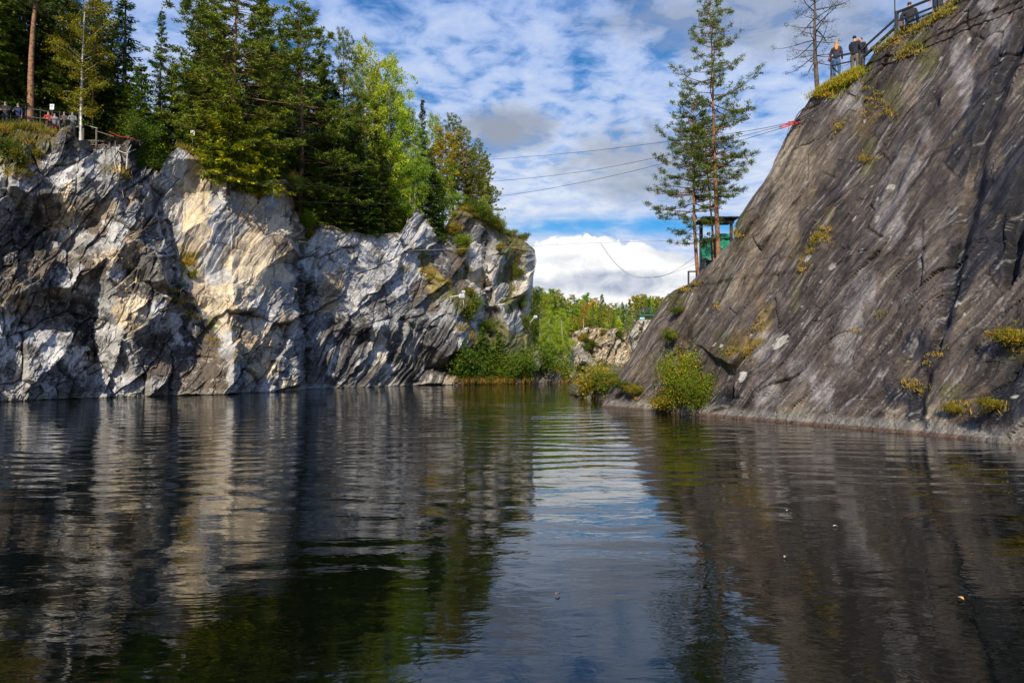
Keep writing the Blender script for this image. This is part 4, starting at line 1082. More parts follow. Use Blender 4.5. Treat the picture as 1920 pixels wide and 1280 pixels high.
FT = [
 ('pine_tall', 58, -190, 1.6, 'pine_tree', 'tall pine with a bare brown trunk growing through the railing beside the visitors', 1.0),
 ('birch_near', 151, -15, 2.4, 'birch_tree', 'white trunked birch with yellow green leaves beside the wooden lookout', 1.0),
 ('pine_b', 172, -40, 2.2, 'pine_tree', 'thin brown pine trunk standing just right of the yellowing birch', .6),
 ('spruce_a', -60, -160, 6, 'spruce_tree', None, 1.1), ('spruce_a', 8, -170, 9, 'spruce_tree', None, 1.1), ('spruce_b', 40, -120, 6.5, 'spruce_tree', None, 1.1),
 ('spruce_a', 98, -90, 8, 'spruce_tree', None, 1.1), ('spruce_b', 128, -60, 5.5, 'spruce_tree', None, 1.0), ('spruce_a', 175, -20, 10, 'spruce_tree', None, 1.0),
 ('spruce_b', -20, -60, 12, 'spruce_tree', None, 1.2), ('spruce_b', 75, -20, 14, 'spruce_tree', None, 1.3),
 ('spruce_thin', 228, -45, 5, 'spruce_tree', 'tall thin spruce with sky showing between its branches, left of the narrow pointed one', 1.15),
 ('spruce_b', 204, 45, 6.5, 'spruce_tree', 'mid height dark spruce close behind the wooden lookout', 1.0),
 ('spruce_thin', 297, 15, 4.5, 'spruce_tree', 'narrow pointed spruce standing alone against the sky left of the big bushy pine', .75),
 ('spruce_green', 262, 120, 3.2, 'spruce_tree', 'green spruce below the narrow pointed one with branches over the cliff edge', 1.3),
 ('spruce_green', 318, 130, 4.2, 'spruce_tree', 'green spruce filling the dip behind the small white sign', 1.1),
 ('birch_a', 345, 118, 9, 'birch_tree', 'pale leafy birch showing behind the small white sign', .9),
 ('spruce_green', 345, 185, 1.8, 'spruce_tree', 'small green spruce directly beside the white sign post', .9),
 ('spruce_a', 378, -30, 7, 'spruce_tree', 'dark spruce behind the left side of the big bushy pine', .9),
 ('pine_dense', 437, -75, 1.8, 'pine_tree', 'big bushy pine with an orange trunk, tallest on the cliff above the cream rock', 1.05),
 ('spruce_a', 487, -25, 6, 'spruce_tree', 'dark spruce behind the right side of the big bushy pine', .8),
 ('spruce_b', 412, 40, 3.6, 'spruce_tree', 'olive spruce filling the foot of the big bushy pine', 1.0),
 ('spruce_young', 428, 190, .1, 'spruce_tree', 'bright yellow green young spruce overhanging the cream rock face', 1.25),
 ('spruce_young', 484, 222, .1, 'spruce_tree', 'smaller yellow green young spruce at the top of the smooth grey buttress', 1.1),
 ('spruce_young', 396, 225, .2, 'spruce_tree', 'yellow green young spruce just right of the white sign', .9),
 ('pine_dense', 560, 8, 2.8, 'pine_tree', 'dense green pine with a reddish trunk behind the top of the grey buttress', 1.0),
 ('spruce_a', 530, 95, 6.5, 'spruce_tree', 'dark spruce in the gap between the two big pines', .9),
 ('spruce_b', 600, 120, 5, 'spruce_tree', 'dark spruce just right of the reddish trunked pine', 1.1),
 ('pine_b', 641, 55, 5, 'pine_tree', 'slim dark topped pine left of the tall birches', .55),
 ('spruce_b', 625, 165, 2.2, 'spruce_tree', 'broad dark spruce hanging over the recess beside the grey buttress', 1.25),
 ('birch_a', 682, 72, 5.5, 'birch_tree', 'tall green birch, left of the two tallest birches above the fractured rock', .72),
 ('birch_b', 729, 108, 4.6, 'birch_tree', 'tall bright birch, right of the two tallest birches above the fractured rock', .8),
 ('birch_b', 764, 202, 2.4, 'birch_tree', 'bright weeping birch left of the dark pointed spruce', .95),
 ('spruce_b', 706, 190, 3.6, 'spruce_tree', 'dark spruce beneath the two tall birches', .9),
 ('spruce_a', 668, 225, 1.6, 'spruce_tree', 'broad dark spruce with branches over the fractured white rock', 1.25),
 ('spruce_b', 718, 290, 1.2, 'spruce_tree', 'low dark spruce under the bright tall birch', 1.4),
 ('spruce_green', 590, 290, .6, 'spruce_tree', 'low green spruce growing from the recess right of the grey buttress', 1.1),
 ('spruce_green', 636, 310, .8, 'spruce_tree', 'low dark green spruce at the edge of the fractured white rock', 1.2),
 ('spruce_green', 690, 330, .5, 'spruce_tree', 'lowest dark green spruce on the edge of the fractured rock', 1.3),
 ('spruce_b', 791, 182, 3.2, 'spruce_tree', 'dark pointed spruce in the middle of the bright birches', .62),
 ('spruce_green', 808, 300, 1.0, 'spruce_tree', 'green spruce at the foot of the dark pointed one', 1.1),
 ('birch_b', 815, 213, 4, 'birch_tree', 'slim green birch just right of the dark pointed spruce', .55),
 ('birch_orange', 831, 238, 2.4, 'birch_tree', 'birch with a few orange leaves beside the slim pines', 1.25),
 ('pine_b', 848, 214, 4, 'pine_tree', 'tallest of the slim pines near the outer end of the cliff', .72),
 ('pine_b', 868, 238, 2.2, 'pine_tree', 'slim pine with a clear trunk, second of those near the outer end of the cliff', .75),
 ('pine_a', 887, 278, 1.8, 'pine_tree', 'bushy slim pine, third of those near the outer end of the cliff', .66),
 ('pine_dense', 907, 290, 2.4, 'pine_tree', 'last dark pine at the outer end of the cliff before the open sky', .70),
 ('birch_b', 842, 300, 1.4, 'birch_tree', 'low bright birch under the slim pines', 1.0),
 ('pine_a', 858, 262, 5, 'pine_tree', 'pine half hidden behind the second slim pine', .62),
 ('spruce_b', 877, 300, 4, 'spruce_tree', 'dark narrow spruce between the last slim pines', .8),
 ('birch_a', 898, 330, 1.4, 'birch_tree', 'small green birch below the last dark pine', .9),
 ('pine_b', 897, 262, 5.5, 'pine_tree', 'open crowned pine seen between the last two pines', .55),
 ('spruce_green', 915, 345, 2.0, 'spruce_tree', 'small dark spruce right of the last dark pine', .8),
 ('birch_b', 745, 168, 6, 'birch_tree', 'bright birch between the tall and the weeping birch', .7),
 ('birch_a', 702, 128, 7, 'birch_tree', 'green birch filling the gap between the two tallest birches', .7),
 ('birch_b', 778, 255, 1.4, 'birch_tree', 'low bright birch in front of the dark pointed spruce', .8),
 ('spruce_green', 823, 330, .6, 'spruce_tree', 'small green spruce below the orange birch', .8),
]
proto('pine_tall', pine_mesh(24, 3.2, 15, h0=.52, nclump=22, needle=.24, nw=.026, trunk_r=.26, lean=(.35, 0)), M_PINEBARK, M_NEEDLE); HREF['pine_tall'] = 24
DKL = []
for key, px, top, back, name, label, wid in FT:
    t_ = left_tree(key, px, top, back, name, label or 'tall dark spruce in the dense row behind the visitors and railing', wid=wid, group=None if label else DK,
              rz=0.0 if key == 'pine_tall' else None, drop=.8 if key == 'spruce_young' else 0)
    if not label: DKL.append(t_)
number_labels(DKL, 'dark spruce behind the railing visitors, %s from the left of its row')
DKL = []; LKL = []
# second row filling the wood so that no sky shows low down
n_ = 0
for px in list(range(-240, 340, 42)) + list(range(370, 770, 30)):
    px += random.uniform(-8, 8); lo = np.interp(px, [-240, 180, 230, 300, 340, 380, 520, 560, 620, 700, 760, 800], [0, 60, 150, 215, 205, 60, 100, 120, 190, 215, 290, 330])
    DKL.append(left_tree(random.choice(['spruce_a', 'spruce_b']), px, lo + random.uniform(-15, 35), random.uniform(11, 17), 'spruce_tree',
              'dark spruce deep in the wood behind the front row of trees', wid=1.15, group='dark spruces deep in the wood on the left cliff'))
for px in (20, 62, 95, 140, 190, 235, 285, 570, 605, 650, 695, 735):
    LKL.append(left_tree('spruce_green', px, np.interp(px, [0, 250, 300, 570, 735], [110, 170, 205, 250, 330]) + random.uniform(-15, 20), random.uniform(4.5, 7), 'spruce_tree',
              'shaded low spruce in the undergrowth of the dense wood', wid=1.4, group='shaded low spruces filling the undergrowth of the left wood'))
number_labels(DKL, 'dark spruce deep in the left wood, %s from the left behind the front trees')
number_labels(LKL, 'shaded low spruce in the undergrowth of the left wood, %s from the left')

# bushes on the edge and on ledges
BUSH = [ # key, px, py(base), dist kind, scale, label
 ('bush_b', 36, 318, 'c', 1.0, 'yellow green bush on the cliff face below the railing'),
 ('bush_a', 12, 300, 'c', .8, 'green bush on the ledge at the far left under the railing'),
 ('bush_b', 75, 300, 'c', .5, 'small ochre bush beside the leaning dark boulder'),
 ('bush_dark', 283, 322, 'c', .85, 'dark green bush hanging in the notch left of the cream rock'),
 ('bush_dark', 292, 262, 'c', .9, 'dark green bush on the edge left of the white sign'),
 ('bush_b', 488, 372, 'c', .55, 'olive bush hanging from a ledge at the top of the grey buttress'),
 ('bush_a', 586, 352, 'c', .75, 'bright green leafy bush right of the buttress cable anchor'),
 ('bush_dark', 566, 432, 'c', .8, 'green bush growing in the crevice beside the grey buttress'),
 ('bush_b', 576, 448, 'c', .5, 'small yellow bush low in the crevice beside the grey buttress'),
 ('bush_a', 360, 522, 'c', .42, 'small lone green bush on the cream rock face'),
 ('bush_a', 530, 612, 'c', .22, 'tiny green plant low on the folded cream rock'),
 ('bush_a', 926, 430, 'e', .85, 'small blue green bush against the sky near the outer end of the cliff'),
 ('bush_a', 905, 430, 'e', .8, 'light green bush at the foot of the last pines'),
 ('bush_b', 870, 408, 'e', .7, 'rusty green bush under the slim pines'),
 ('bush_b', 846, 440, 'c', .8, 'yellow green bush in the gully between the rock pillars'),
 ('bush_b', 860, 480, 'c', .6, 'ochre bush high on the broad beige pillar'),
 ('bush_a', 992, 455, 'e', .55, 'small green bush on the very end of the cliff'),
 ('bush_b', 965, 440, 'e', .6, 'ochre bush on the mossy top of the outermost pillar'),
 ('bush_a', 873, 602, 'c', 1.25, 'green bush around the white lamp on the cliff ledge'),
 ('bush_b', 885, 560, 'c', .8, 'yellow green bush above the white lamp on the cliff ledge'),
 ('bush_a', 968, 520, 'c', .75, 'green bush in the mossy gully of the outer pillars'),
 ('bush_a', 975, 580, 'c', .7, 'lower green bush in the mossy gully of the outer pillars'),
 ('bush_b', 966, 488, 'c', .6, 'ochre bush at the head of the mossy gully'),
 ('bush_b', 800, 530, 'c', .45, 'yellow bush on the ledge above the striped overhang'),
 ('bush_b', 825, 545, 'c', .45, 'yellow bush just left of the lamp ledge'),
 ('bush_dark', 888, 424, 'e', .8, 'dark green bush on the cliff top below the slim pines'),
 ('bush_b', 945, 436, 'e', .8, 'yellow green bush sloping down the mossy top near the cliff end'),
 ('bush_a', 978, 450, 'e', .5, 'low green bush just left of the last one on the cliff end'),
 ('bush_b', 935, 470, 'c', .6, 'ochre bush between the tops of the two outer pillars'),
 ('bush_dark', 868, 470, 'c', .7, 'green bush hanging below the rusty one under the slim pines'),
 ('bush_a', 985, 620, 'c', .9, 'light green bush at the foot of the outermost pillar'),
 ('bush_a', 915, 625, 'c', .8, 'green bush at the foot of the beige pillars above the shore'),
]
for key, px, py, kd, s, label in BUSH:
    if px > 840: s *= 1.5
    p = cliff_pt(px, py) if kd == 'c' else cliff_edge(px) + np.array([0, .4, -.1])
    plant(key, 'bush', label, 'bush', tuple(p + np.array([.05, -.1, 0])), s, crown='foliage', trunk='stem')

# trees and bushes along the shore at the foot of the cliff
SHORE = [
 ('bush_dark', 880, 719, 83, 2.3, 'large dark green bush at the waterline under the striped overhang'),
 ('spruce_green', 905, 717, 86, .58, 'dense green conifer bush overhanging the water left of the smaller one'),
 ('spruce_green', 935, 717, 88, .55, 'second dense green conifer bush overhanging the water'),
 ('bush_dark', 945, 719, 88, 1.7, 'green bush between the two conifer bushes at the waterline'),
 ('bush_a', 915, 720, 86, 1.0, 'low green bush with rusty twigs at the waterline'),
 ('bush_dark', 975, 716, 91, 2.1, 'green bush right of the conifer bushes at the foot of the pillars'),
 ('bush_dark', 1000, 705, 95, 2.0, 'green bush beside the pale stones at the end of the cliff'),
 ('bush_a', 1012, 690, 100, 2.2, 'light green bush at the mouth of the inner canyon'),
 ('birch_b', 1030, 700, 101, .62, 'bright willow like tree leaning over the mouth of the inner canyon'),
 ('birch_b', 1055, 692, 104, .62, 'second bright leafy tree at the mouth of the inner canyon'),
 ('birch_a', 1012, 690, 108, .85, 'tall green birch rising just right of the cliff end'),
 ('bush_yellow', 1035, 718, 98, 1.3, 'yellow green bush touching the water by the pale stones'),
 ('bush_dark', 1055, 716, 99, 1.5, 'dark green bush at the waterline left of the little arch'),
 ('bush_a', 1100, 705, 110, 1.5, 'green bush beside the little dark arch'),
 ('bush_b', 1120, 702, 114, 1.2, 'yellow bush at the foot of the far beige rock'),
 ('bush_a', 1140, 700, 112, 1.1, 'green bush at the right foot of the far beige rock'),
]
for key, px, py, D, s, label in SHORE:
    p = at(px, py, D)
    if key in HREF: plant(key, 'birch_tree' if 'birch' in key else 'conifer_shrub', label, 'tree', tuple(p), s, sx=s * (1.1 if 'birch' in key else 1.7))
    else: plant(key, 'bush', label, 'bush', tuple(p), s, crown='foliage', trunk='stem')

for i, (px, py, D, s, k_, lb) in enumerate([(1090, 640, 116, 1.3, 'bush_b', 'yellow bush on the left shoulder of the far beige rock'), (1108, 652, 116, 1.0, 'bush_a', 'green bush on the face of the far beige rock'),
      (1135, 628, 117, 1.0, 'bush_b', 'ochre bush high on the face of the far beige rock'), (1160, 632, 118, .9, 'bush_a', 'green bush below the right end of the far beige rock top'), (1082, 668, 114, 1.5, 'bush_a', 'broad green bush left of the far beige rock')]):
    D = float(np.interp(px, [1030, 1100, 1180], [112, 118, 122])) + .015 * (722 - py) - .9
    plant(k_, 'bush', lb, 'bush', tuple(at(px, py, D)), s, crown='foliage', trunk='stem')

# ================================================================== FAR WOODS (every tree its own)
rg = np.random.default_rng(5); nfar = 0
def far_tree(px, top, D, key, label, group, name, wid=1.0):
    p = at(px, 660, D); p[2] = far_h(p[0], D); zt = at(px, top, D)[2]; Hh = max(4, zt - p[2])
    s = Hh / (11 if key == 'far_yellow' else 12); return plant(key, name, label, 'tree', tuple(p), s, group=group, sx=wid * s * 1.3)
TOPL = [(985, 580), (1008, 530), (1020, 545), (1040, 545), (1053, 552), (1062, 560), (1080, 562), (1095, 552), (1105, 555), (1118, 560), (1130, 556), (1145, 568), (1160, 572),
        (1175, 568), (1192, 556), (1208, 552), (1222, 548), (1238, 555), (1252, 545), (1262, 556), (1290, 545), (1340, 540), (1400, 535)]
kinds = [('far_spruce', 'spruce_tree'), ('far_birch', 'birch_tree'), ('far_pine', 'pine_tree'), ('far_yellow', 'birch_tree')]
FL = {'far_spruce': ('dark green spruce in the sunlit far wood beyond the canyon', 'dark green spruces of the far wood'),
      'far_birch': ('bright green leafy tree in the sunlit far wood beyond the canyon', 'bright green leafy trees of the far wood'),
      'far_pine': ('olive topped pine in the sunlit far wood beyond the canyon', 'olive pines of the far wood'),
      'far_yellow': ('yellowing birch in the sunlit far wood beyond the canyon', 'yellowing birches of the far wood')}
FARK = {k: [] for k in FL}
tx = np.array([t[0] for t in TOPL]); ty = np.array([t[1] for t in TOPL])
for row, (D0, off, stepx) in enumerate([(128, 38, 13), (140, 22, 11), (152, 8, 11), (168, 0, 12), (190, 4, 13)]):
    x = 985 + row * 4
    while x < 1400:
        k = int(rg.choice(4, p=[.48, .30, .17, .05])); key, nm = kinds[k]
        if not (row < 2 and 1165 < x < 1250):
            FARK[key].append(far_tree(x, np.interp(x, tx, ty) + off + rg.uniform(-7, 11), D0 + rg.uniform(-4, 4), key, FL[key][0], FL[key][1], nm))
        x += stepx * rg.uniform(.7, 1.4)
for k_, w_ in (('far_spruce', 'dark green spruce'), ('far_birch', 'bright green leafy tree'), ('far_pine', 'olive topped pine'), ('far_yellow', 'yellowing birch')):
    number_labels(FARK[k_], w_ + ' in the far wood, %s of its kind from the left')
# trees standing on the far beige rock
for px, top, D, key, label in [
 (1095, 560, 121, 'far_yellow', 'orange tinted birch with a pale trunk on top of the far beige rock'),
 (1112, 566, 124, 'far_spruce', 'dark spruce on top of the far beige rock'),
 (1140, 572, 124, 'far_pine', 'olive pine on top of the far beige rock'),
 (1150, 580, 126, 'far_spruce', 'smaller spruce near the right end of the far beige rock'),
 (1128, 570, 126, 'far_pine', 'olive pine in the middle of the far beige rock top'),
 (1180, 590, 128, 'far_birch', 'bright green tree in the notch right of the far beige rock')]:
    p = at(px, 618, D); zt = at(px, top, D)[2]
    s = (zt - p[2] + .5) / 12; plant(key, {'far_yellow': 'birch_tree', 'far_birch': 'birch_tree', 'far_spruce': 'spruce_tree', 'far_pine': 'pine_tree'}[key], label, 'tree', (p[0], p[1], p[2] - .5), s, sx=s * 1.15)

# ================================================================== PINES AND BUSHES OF THE RIGHT BANK
def hero_prof(pts):
    pts = np.array(pts, float); return lambda f: float(np.interp(f, pts[:, 0], pts[:, 1]))
def pine_at(key, base_px, base_py, top_px, top_py, D, label, Rm, pr, seed, h0, **kw):
    b = at(base_px, base_py, D); t = at(top_px, top_py, D); H = t[2] - b[2]
    T, L = pine_mesh(H, Rm, seed, h0=h0, prof=hero_prof(pr), lean=(t[0] - b[0], 0), **kw)
    r = thing('pine_tree', label, 'tree', tuple(b))
    ob('trunk', T.mesh('trunk', M_PINEBARK, True), r); ob('crown', L.mesh('crown', M_NEEDLE), r)
    return r
HP = dict(nclump=27, needle=.17, nw=.016, col=(.050, .085, .018), tip=(.16, .21, .03), step=.44)
pine_at('a', 1348, 492, 1329, -8, 40.0, 'tallest of the three pines by the green platform, with a long bare orange trunk', 2.8,
        [(.0, .1), (.27, .45), (.36, .8), (.46, .72), (.58, 1.0), (.64, .72), (.74, .45), (.86, .36), (.95, .18), (1, .05)], 61, .27, trunk_r=.155, **HP)
pine_at('b', 1308, 512, 1296, 188, 40.5, 'leftmost of the three pines by the green platform, leafy to low down its trunk', 2.15,
        [(.0, .1), (.12, .55), (.25, .9), (.5, 1.0), (.7, .8), (.9, .45), (1, .1)], 62, .17, trunk_r=.12, **HP)
pine_at('c', 1339, 484, 1322, 236, 41.0, 'thin middle pine with a sparse crown between the two thicker pine trunks', 1.5,
        [(.0, .1), (.3, .2), (.5, .6), (.8, .9), (1, .2)], 63, .45, trunk_r=.075, **HP)
b = at(1533, 172, 30.6); t = at(1528, -75, 30.6)
T, L = pine_mesh(t[2] - b[2], 1.75, 64, h0=.22, nclump=9, needle=.10, nw=.009, trunk_r=.115, step=.34, ragged=.35, updrift=.30, dens=1.0,
                 prof=hero_prof([(0, .2), (.22, .7), (.35, .95), (.6, 1.0), (.85, .7), (1, .2)]), col=(.03, .035, .03), tip=(.07, .075, .05), lean=(-.1, 0))
r = thing('pine_tree', 'almost bare pine with drooping dark branches beside the grassy top of the slab', 'tree', tuple(b))
ob('trunk', T.mesh('trunk', M_BARK, True), r); ob('crown', L.mesh('crown', M_NEEDLE), r)

def slab_bush(key, px, py, s, label, sx=None, out=.25):
    p = slab_pt(px, py) + SN * out
    plant(key, 'bush', label, 'bush', tuple(p), s, crown='foliage', trunk='stem', sx=sx or s * 1.35)
T_, L_ = bush_mesh(1.3, 2.6, 71, 6800, .078, col=(.10, .17, .012), tip=(.30, .34, .025), autumn=.07, acol=(.50, .28, .03), stems=12)
PROTO['bush_slab'] = (T_.mesh('bush_slab_stem', M_BARK, True), L_.mesh('bush_slab_foliage', M_LEAF))
slab_bush('bush_slab', 1272, 772, 1.32, 'big yellow green bush at the foot of the dark slab', out=.1, sx=.80)
slab_bush('bush_slab', 1306, 776, .85, 'lower yellow green bush touching the water right of the biggest one on the slab', out=.2, sx=.72)
slab_bush('bush_b', 1246, 770, .7, 'sparse rusty bush left of the big yellow bush at the slab foot', out=.15)
slab_bush('bush_a', 1262, 640, .34, 'small green bush growing on the slab above the big yellow bush')
slab_bush('bush_b', 1196, 742, .42, 'small bush in the groove near the left end of the slab')
slab_bush('bush_a', 1176, 735, .3, 'tiny green plant near the left end of the slab')
slab_bush('bush_b', 1160, 725, .3, 'yellow tuft on the left outline of the slab')
slab_bush('bush_a', 1275, 590, .2, 'tiny green plant high on the left side of the slab')
slab_bush('bush_b', 1912, 655, .42, 'mossy yellow bush low at the right end of the slab')
slab_bush('bush_b', 1800, 778, .22, 'small green yellow plant near the water at the right end of the slab')
slab_bush('bush_b', 1885, 780, .25, 'low bush on the dark boulders at the water')
for px, py, D, s, key, label in [(1112, 742, 46, 1.25, 'bush_yellow', 'yellow green bush beyond the left tip of the slab'), (1136, 738, 44, .9, 'bush_a', 'smaller green bush touching the left tip of the slab'),
                      (1092, 745, 47, .45, 'bush_b', 'low rusty bush at the water left of the slab tip'), (1150, 722, 44, .5, 'bush_a', 'pale green bush behind the left outline of the slab')]:
    p = at(px, py, D); plant(key, 'bush', label, 'bush', (p[0], p[1], max(.05, p[2])), s, crown='foliage', trunk='stem')

# ================================================================== GRASS
def grass(name, label, pts, n, hgt=.28, spread=.35, cols=((.13, .17, .03), (.33, .27, .07)), seed=0, out=None):
    """tufts of blades around given ground points"""
    rg = np.random.default_rng(seed); L = Leaves(); pts = np.array(pts, float)
    i = rg.integers(0, len(pts), n); b = pts[i] + rg.normal(size=(n, 3)) * spread * np.array([1, 1, .12])
    d = unit(rg.normal(size=(n, 3)) * .45 + np.array([0, 0, 1.0]) + (0 if out is None else np.array(out) * .6)); ln = hgt * rg.uniform(.5, 1.3, n)
    wv = unit(np.cross(d, rvec(rg, n))) * .012; u = np.clip(_hash(i, i * 0, i * 0, seed) + rg.normal(size=n) * .2, 0, 1)[:, None]
    c = (np.array(cols[0]) * (1 - u) + np.array(cols[1]) * u) * rg.uniform(.8, 1.2, (n, 1))
    L.add(b, d * ln[:, None], wv, c)
    return tag(ob(name, L.mesh(name, M_GRASS)), label, 'grass', kind='stuff')
def along(fn, pts, n, jit=3):
    out = []; q = np.array(pts, float)
    for k in range(n):
        t = random.random() * (len(q) - 1); i = int(t); f = t - i; p = q[i] * (1 - f) + q[i + 1] * f
        out.append(fn(p[0] + random.gauss(0, jit), p[1] + random.gauss(0, jit)))
    return out
def patch(cx, cy, rx, ry, n, sl=0.0):
    return [slab_pt(cx + random.gauss(0, rx) + 0, cy + random.gauss(0, ry) - sl * 0) for _ in range(n)]
def streak(x1, y1, x2, y2, w, n): return along(slab_pt, [(x1, y1), (x2, y2)], n, w)
G_TOP = streak(1528, 180, 1622, 136, 6, 60) + streak(1560, 175, 1610, 150, 8, 40) 
grass('grass', 'green and yellow grass along the top edge of the slab under the visitors', G_TOP, 9000, .17, .17, ((.12, .22, .015), (.42, .30, .03)), 1)
G_TOP2 = streak(1640, 100, 1790, 20, 5, 70) + streak(1690, 112, 1725, 85, 7, 26) + streak(1755, 40, 1800, 15, 6, 30)
grass('grass', 'tawny grass and weeds on the upper right brow of the slab', G_TOP2, 4200, .14, .12, ((.12, .17, .02), (.42, .30, .09)), 2)
G_LEDGE = streak(1398, 668, 1432, 640, 4, 30) + streak(1370, 668, 1385, 655, 4, 14) + patch(1425, 612, 6, 5, 10) + patch(1545, 440, 10, 12, 22) + streak(1520, 478, 1550, 430, 4, 24) \
  + streak(1500, 520, 1530, 460, 3, 14) + patch(1715, 726, 9, 5, 12) + patch(1632, 300, 9, 7, 14) + patch(1640, 190, 12, 14, 26) + streak(1560, 260, 1585, 225, 6, 16) + patch(1668, 215, 6, 7, 10) \
  + patch(1655, 590, 5, 4, 5) + patch(1607, 620, 4, 3, 4) + streak(1735, 690, 1775, 660, 4, 8) + patch(1800, 772, 12, 8, 12) + patch(1905, 640, 10, 14, 30) + streak(1285, 545, 1310, 535, 3, 20) \
  + patch(1275, 575, 5, 5, 5) + patch(1345, 575, 5, 4, 5) + streak(1375, 430, 1390, 445, 4, 14) + patch(1195, 745, 8, 10, 12) + patch(1880, 775, 14, 6, 14)
grass('grass', 'small yellow and green grass tufts scattered over the ledges of the slab', G_LEDGE, 6500, .14, .10, ((.14, .17, .03), (.40, .27, .06)), 3)
G_L = along(lambda x, y: cliff_edge(x), [(-60, 0), (95, 0)], 40, 0) + along(lambda x, y: cliff_edge(x), [(320, 0), (470, 0)], 16, 0) + along(lambda x, y: cliff_edge(x), [(835, 0), (1000, 0)], 50, 0)
grass('grass', 'ochre grass along the top edge of the left cliff', G_L, 8000, .45, .35, ((.10, .14, .02), (.36, .25, .05)), 4)
G_C = along(cliff_pt, [(788, 505), (815, 520), (850, 540)], 26, 5) + along(cliff_pt, [(310, 545), (345, 580), (375, 610)], 16, 3) + along(cliff_pt, [(960, 450), (975, 520), (980, 600)], 30, 5) \
  + along(cliff_pt, [(850, 610), (885, 640)], 16, 5) + along(cliff_pt, [(735, 500), (765, 505)], 8, 3) + along(cliff_pt, [(0, 255), (95, 280)], 14, 10) + along(cliff_pt, [(345, 492), (368, 500)], 8, 3) + along(cliff_pt, [(20, 330), (60, 340)], 10, 5) \
  + along(cliff_pt, [(200, 320), (225, 330)], 6, 4) + along(cliff_pt, [(400, 640), (408, 650)], 4, 3)
grass('grass', 'ochre grass and moss on the ledges of the left cliff', G_C, 9000, .40, .30, ((.11, .14, .02), (.40, .27, .04)), 5)
grass('grass', 'rusty grass fringe along the shore under the far bushes', [at(x, 718, d) for x, d in [(860, 82), (880, 84), (895, 85), (915, 86), (935, 88), (955, 89), (975, 91), (1020, 97), (1035, 98), (1060, 100)]], 3500, .9, 1.3, ((.12, .13, .03), (.34, .22, .06)), 6)

# ================================================================== MATERIALS OF SMALL THINGS
M_BLACKSTEEL = plain('weathered black steel', (.035, .035, .04), .55, .3)
M_GREYSTEEL = plain('grey painted steel', (.16, .17, .19), .5, .3)
M_WHITE = plain('white painted metal', (.75, .76, .78), .5)
M_WOOD = plain('weathered grey wood', (.13, .11, .09), .85, var=.35)
M_GREENTARP = plain('green tarpaulin', (.015, .26, .17), .6, var=.25, scale=3)
M_GREENPAINT = plain('dark green paint', (.01, .10, .07), .5)
M_RED = plain('red webbing', (.62, .03, .04), .6)
M_ROPE = plain('pale rope', (.52, .48, .40), .8)
M_CABLE = plain('dark steel cable', (.05, .05, .055), .5, .4)
M_CABLEL = plain('light wire', (.42, .42, .42), .5, .2)
M_SKIN = plain('skin', (.52, .30, .20), .55, var=.05)
def cloth(name, c): return plain(name, c, .8, var=.12, scale=14)

# ================================================================== PEOPLE
def skin(name, nodes, edges, mat, parent=None, sub=1):
    """one continuous surface grown round a skeleton; nodes = [(x, y, z, r[, ry])], root first"""
    me = bpy.data.meshes.new('tmp'); me.from_pydata([n[:3] for n in nodes], edges, []); o = bpy.data.objects.new('tmp', me); C.objects.link(o)
    m = o.modifiers.new('s', 'SKIN'); m.use_smooth_shade = True
    for i, n in enumerate(nodes):
        d = me.skin_vertices[0].data[i]; d.radius = (n[3], n[4] if len(n) > 4 else n[3]); d.use_root = (i == 0)
    s_ = o.modifiers.new('d', 'SUBSURF'); s_.levels = sub; s_.render_levels = sub
    dg = bpy.context.evaluated_depsgraph_get(); dg.update()
    out = bpy.data.meshes.new_from_object(o.evaluated_get(dg)); out.name = name
    bpy.data.objects.remove(o); bpy.data.meshes.remove(me)
    out.materials.clear(); out.materials.append(mat)
    out.polygons.foreach_set('use_smooth', np.full(len(out.polygons), True))
    r = ob(name, out, parent); return r

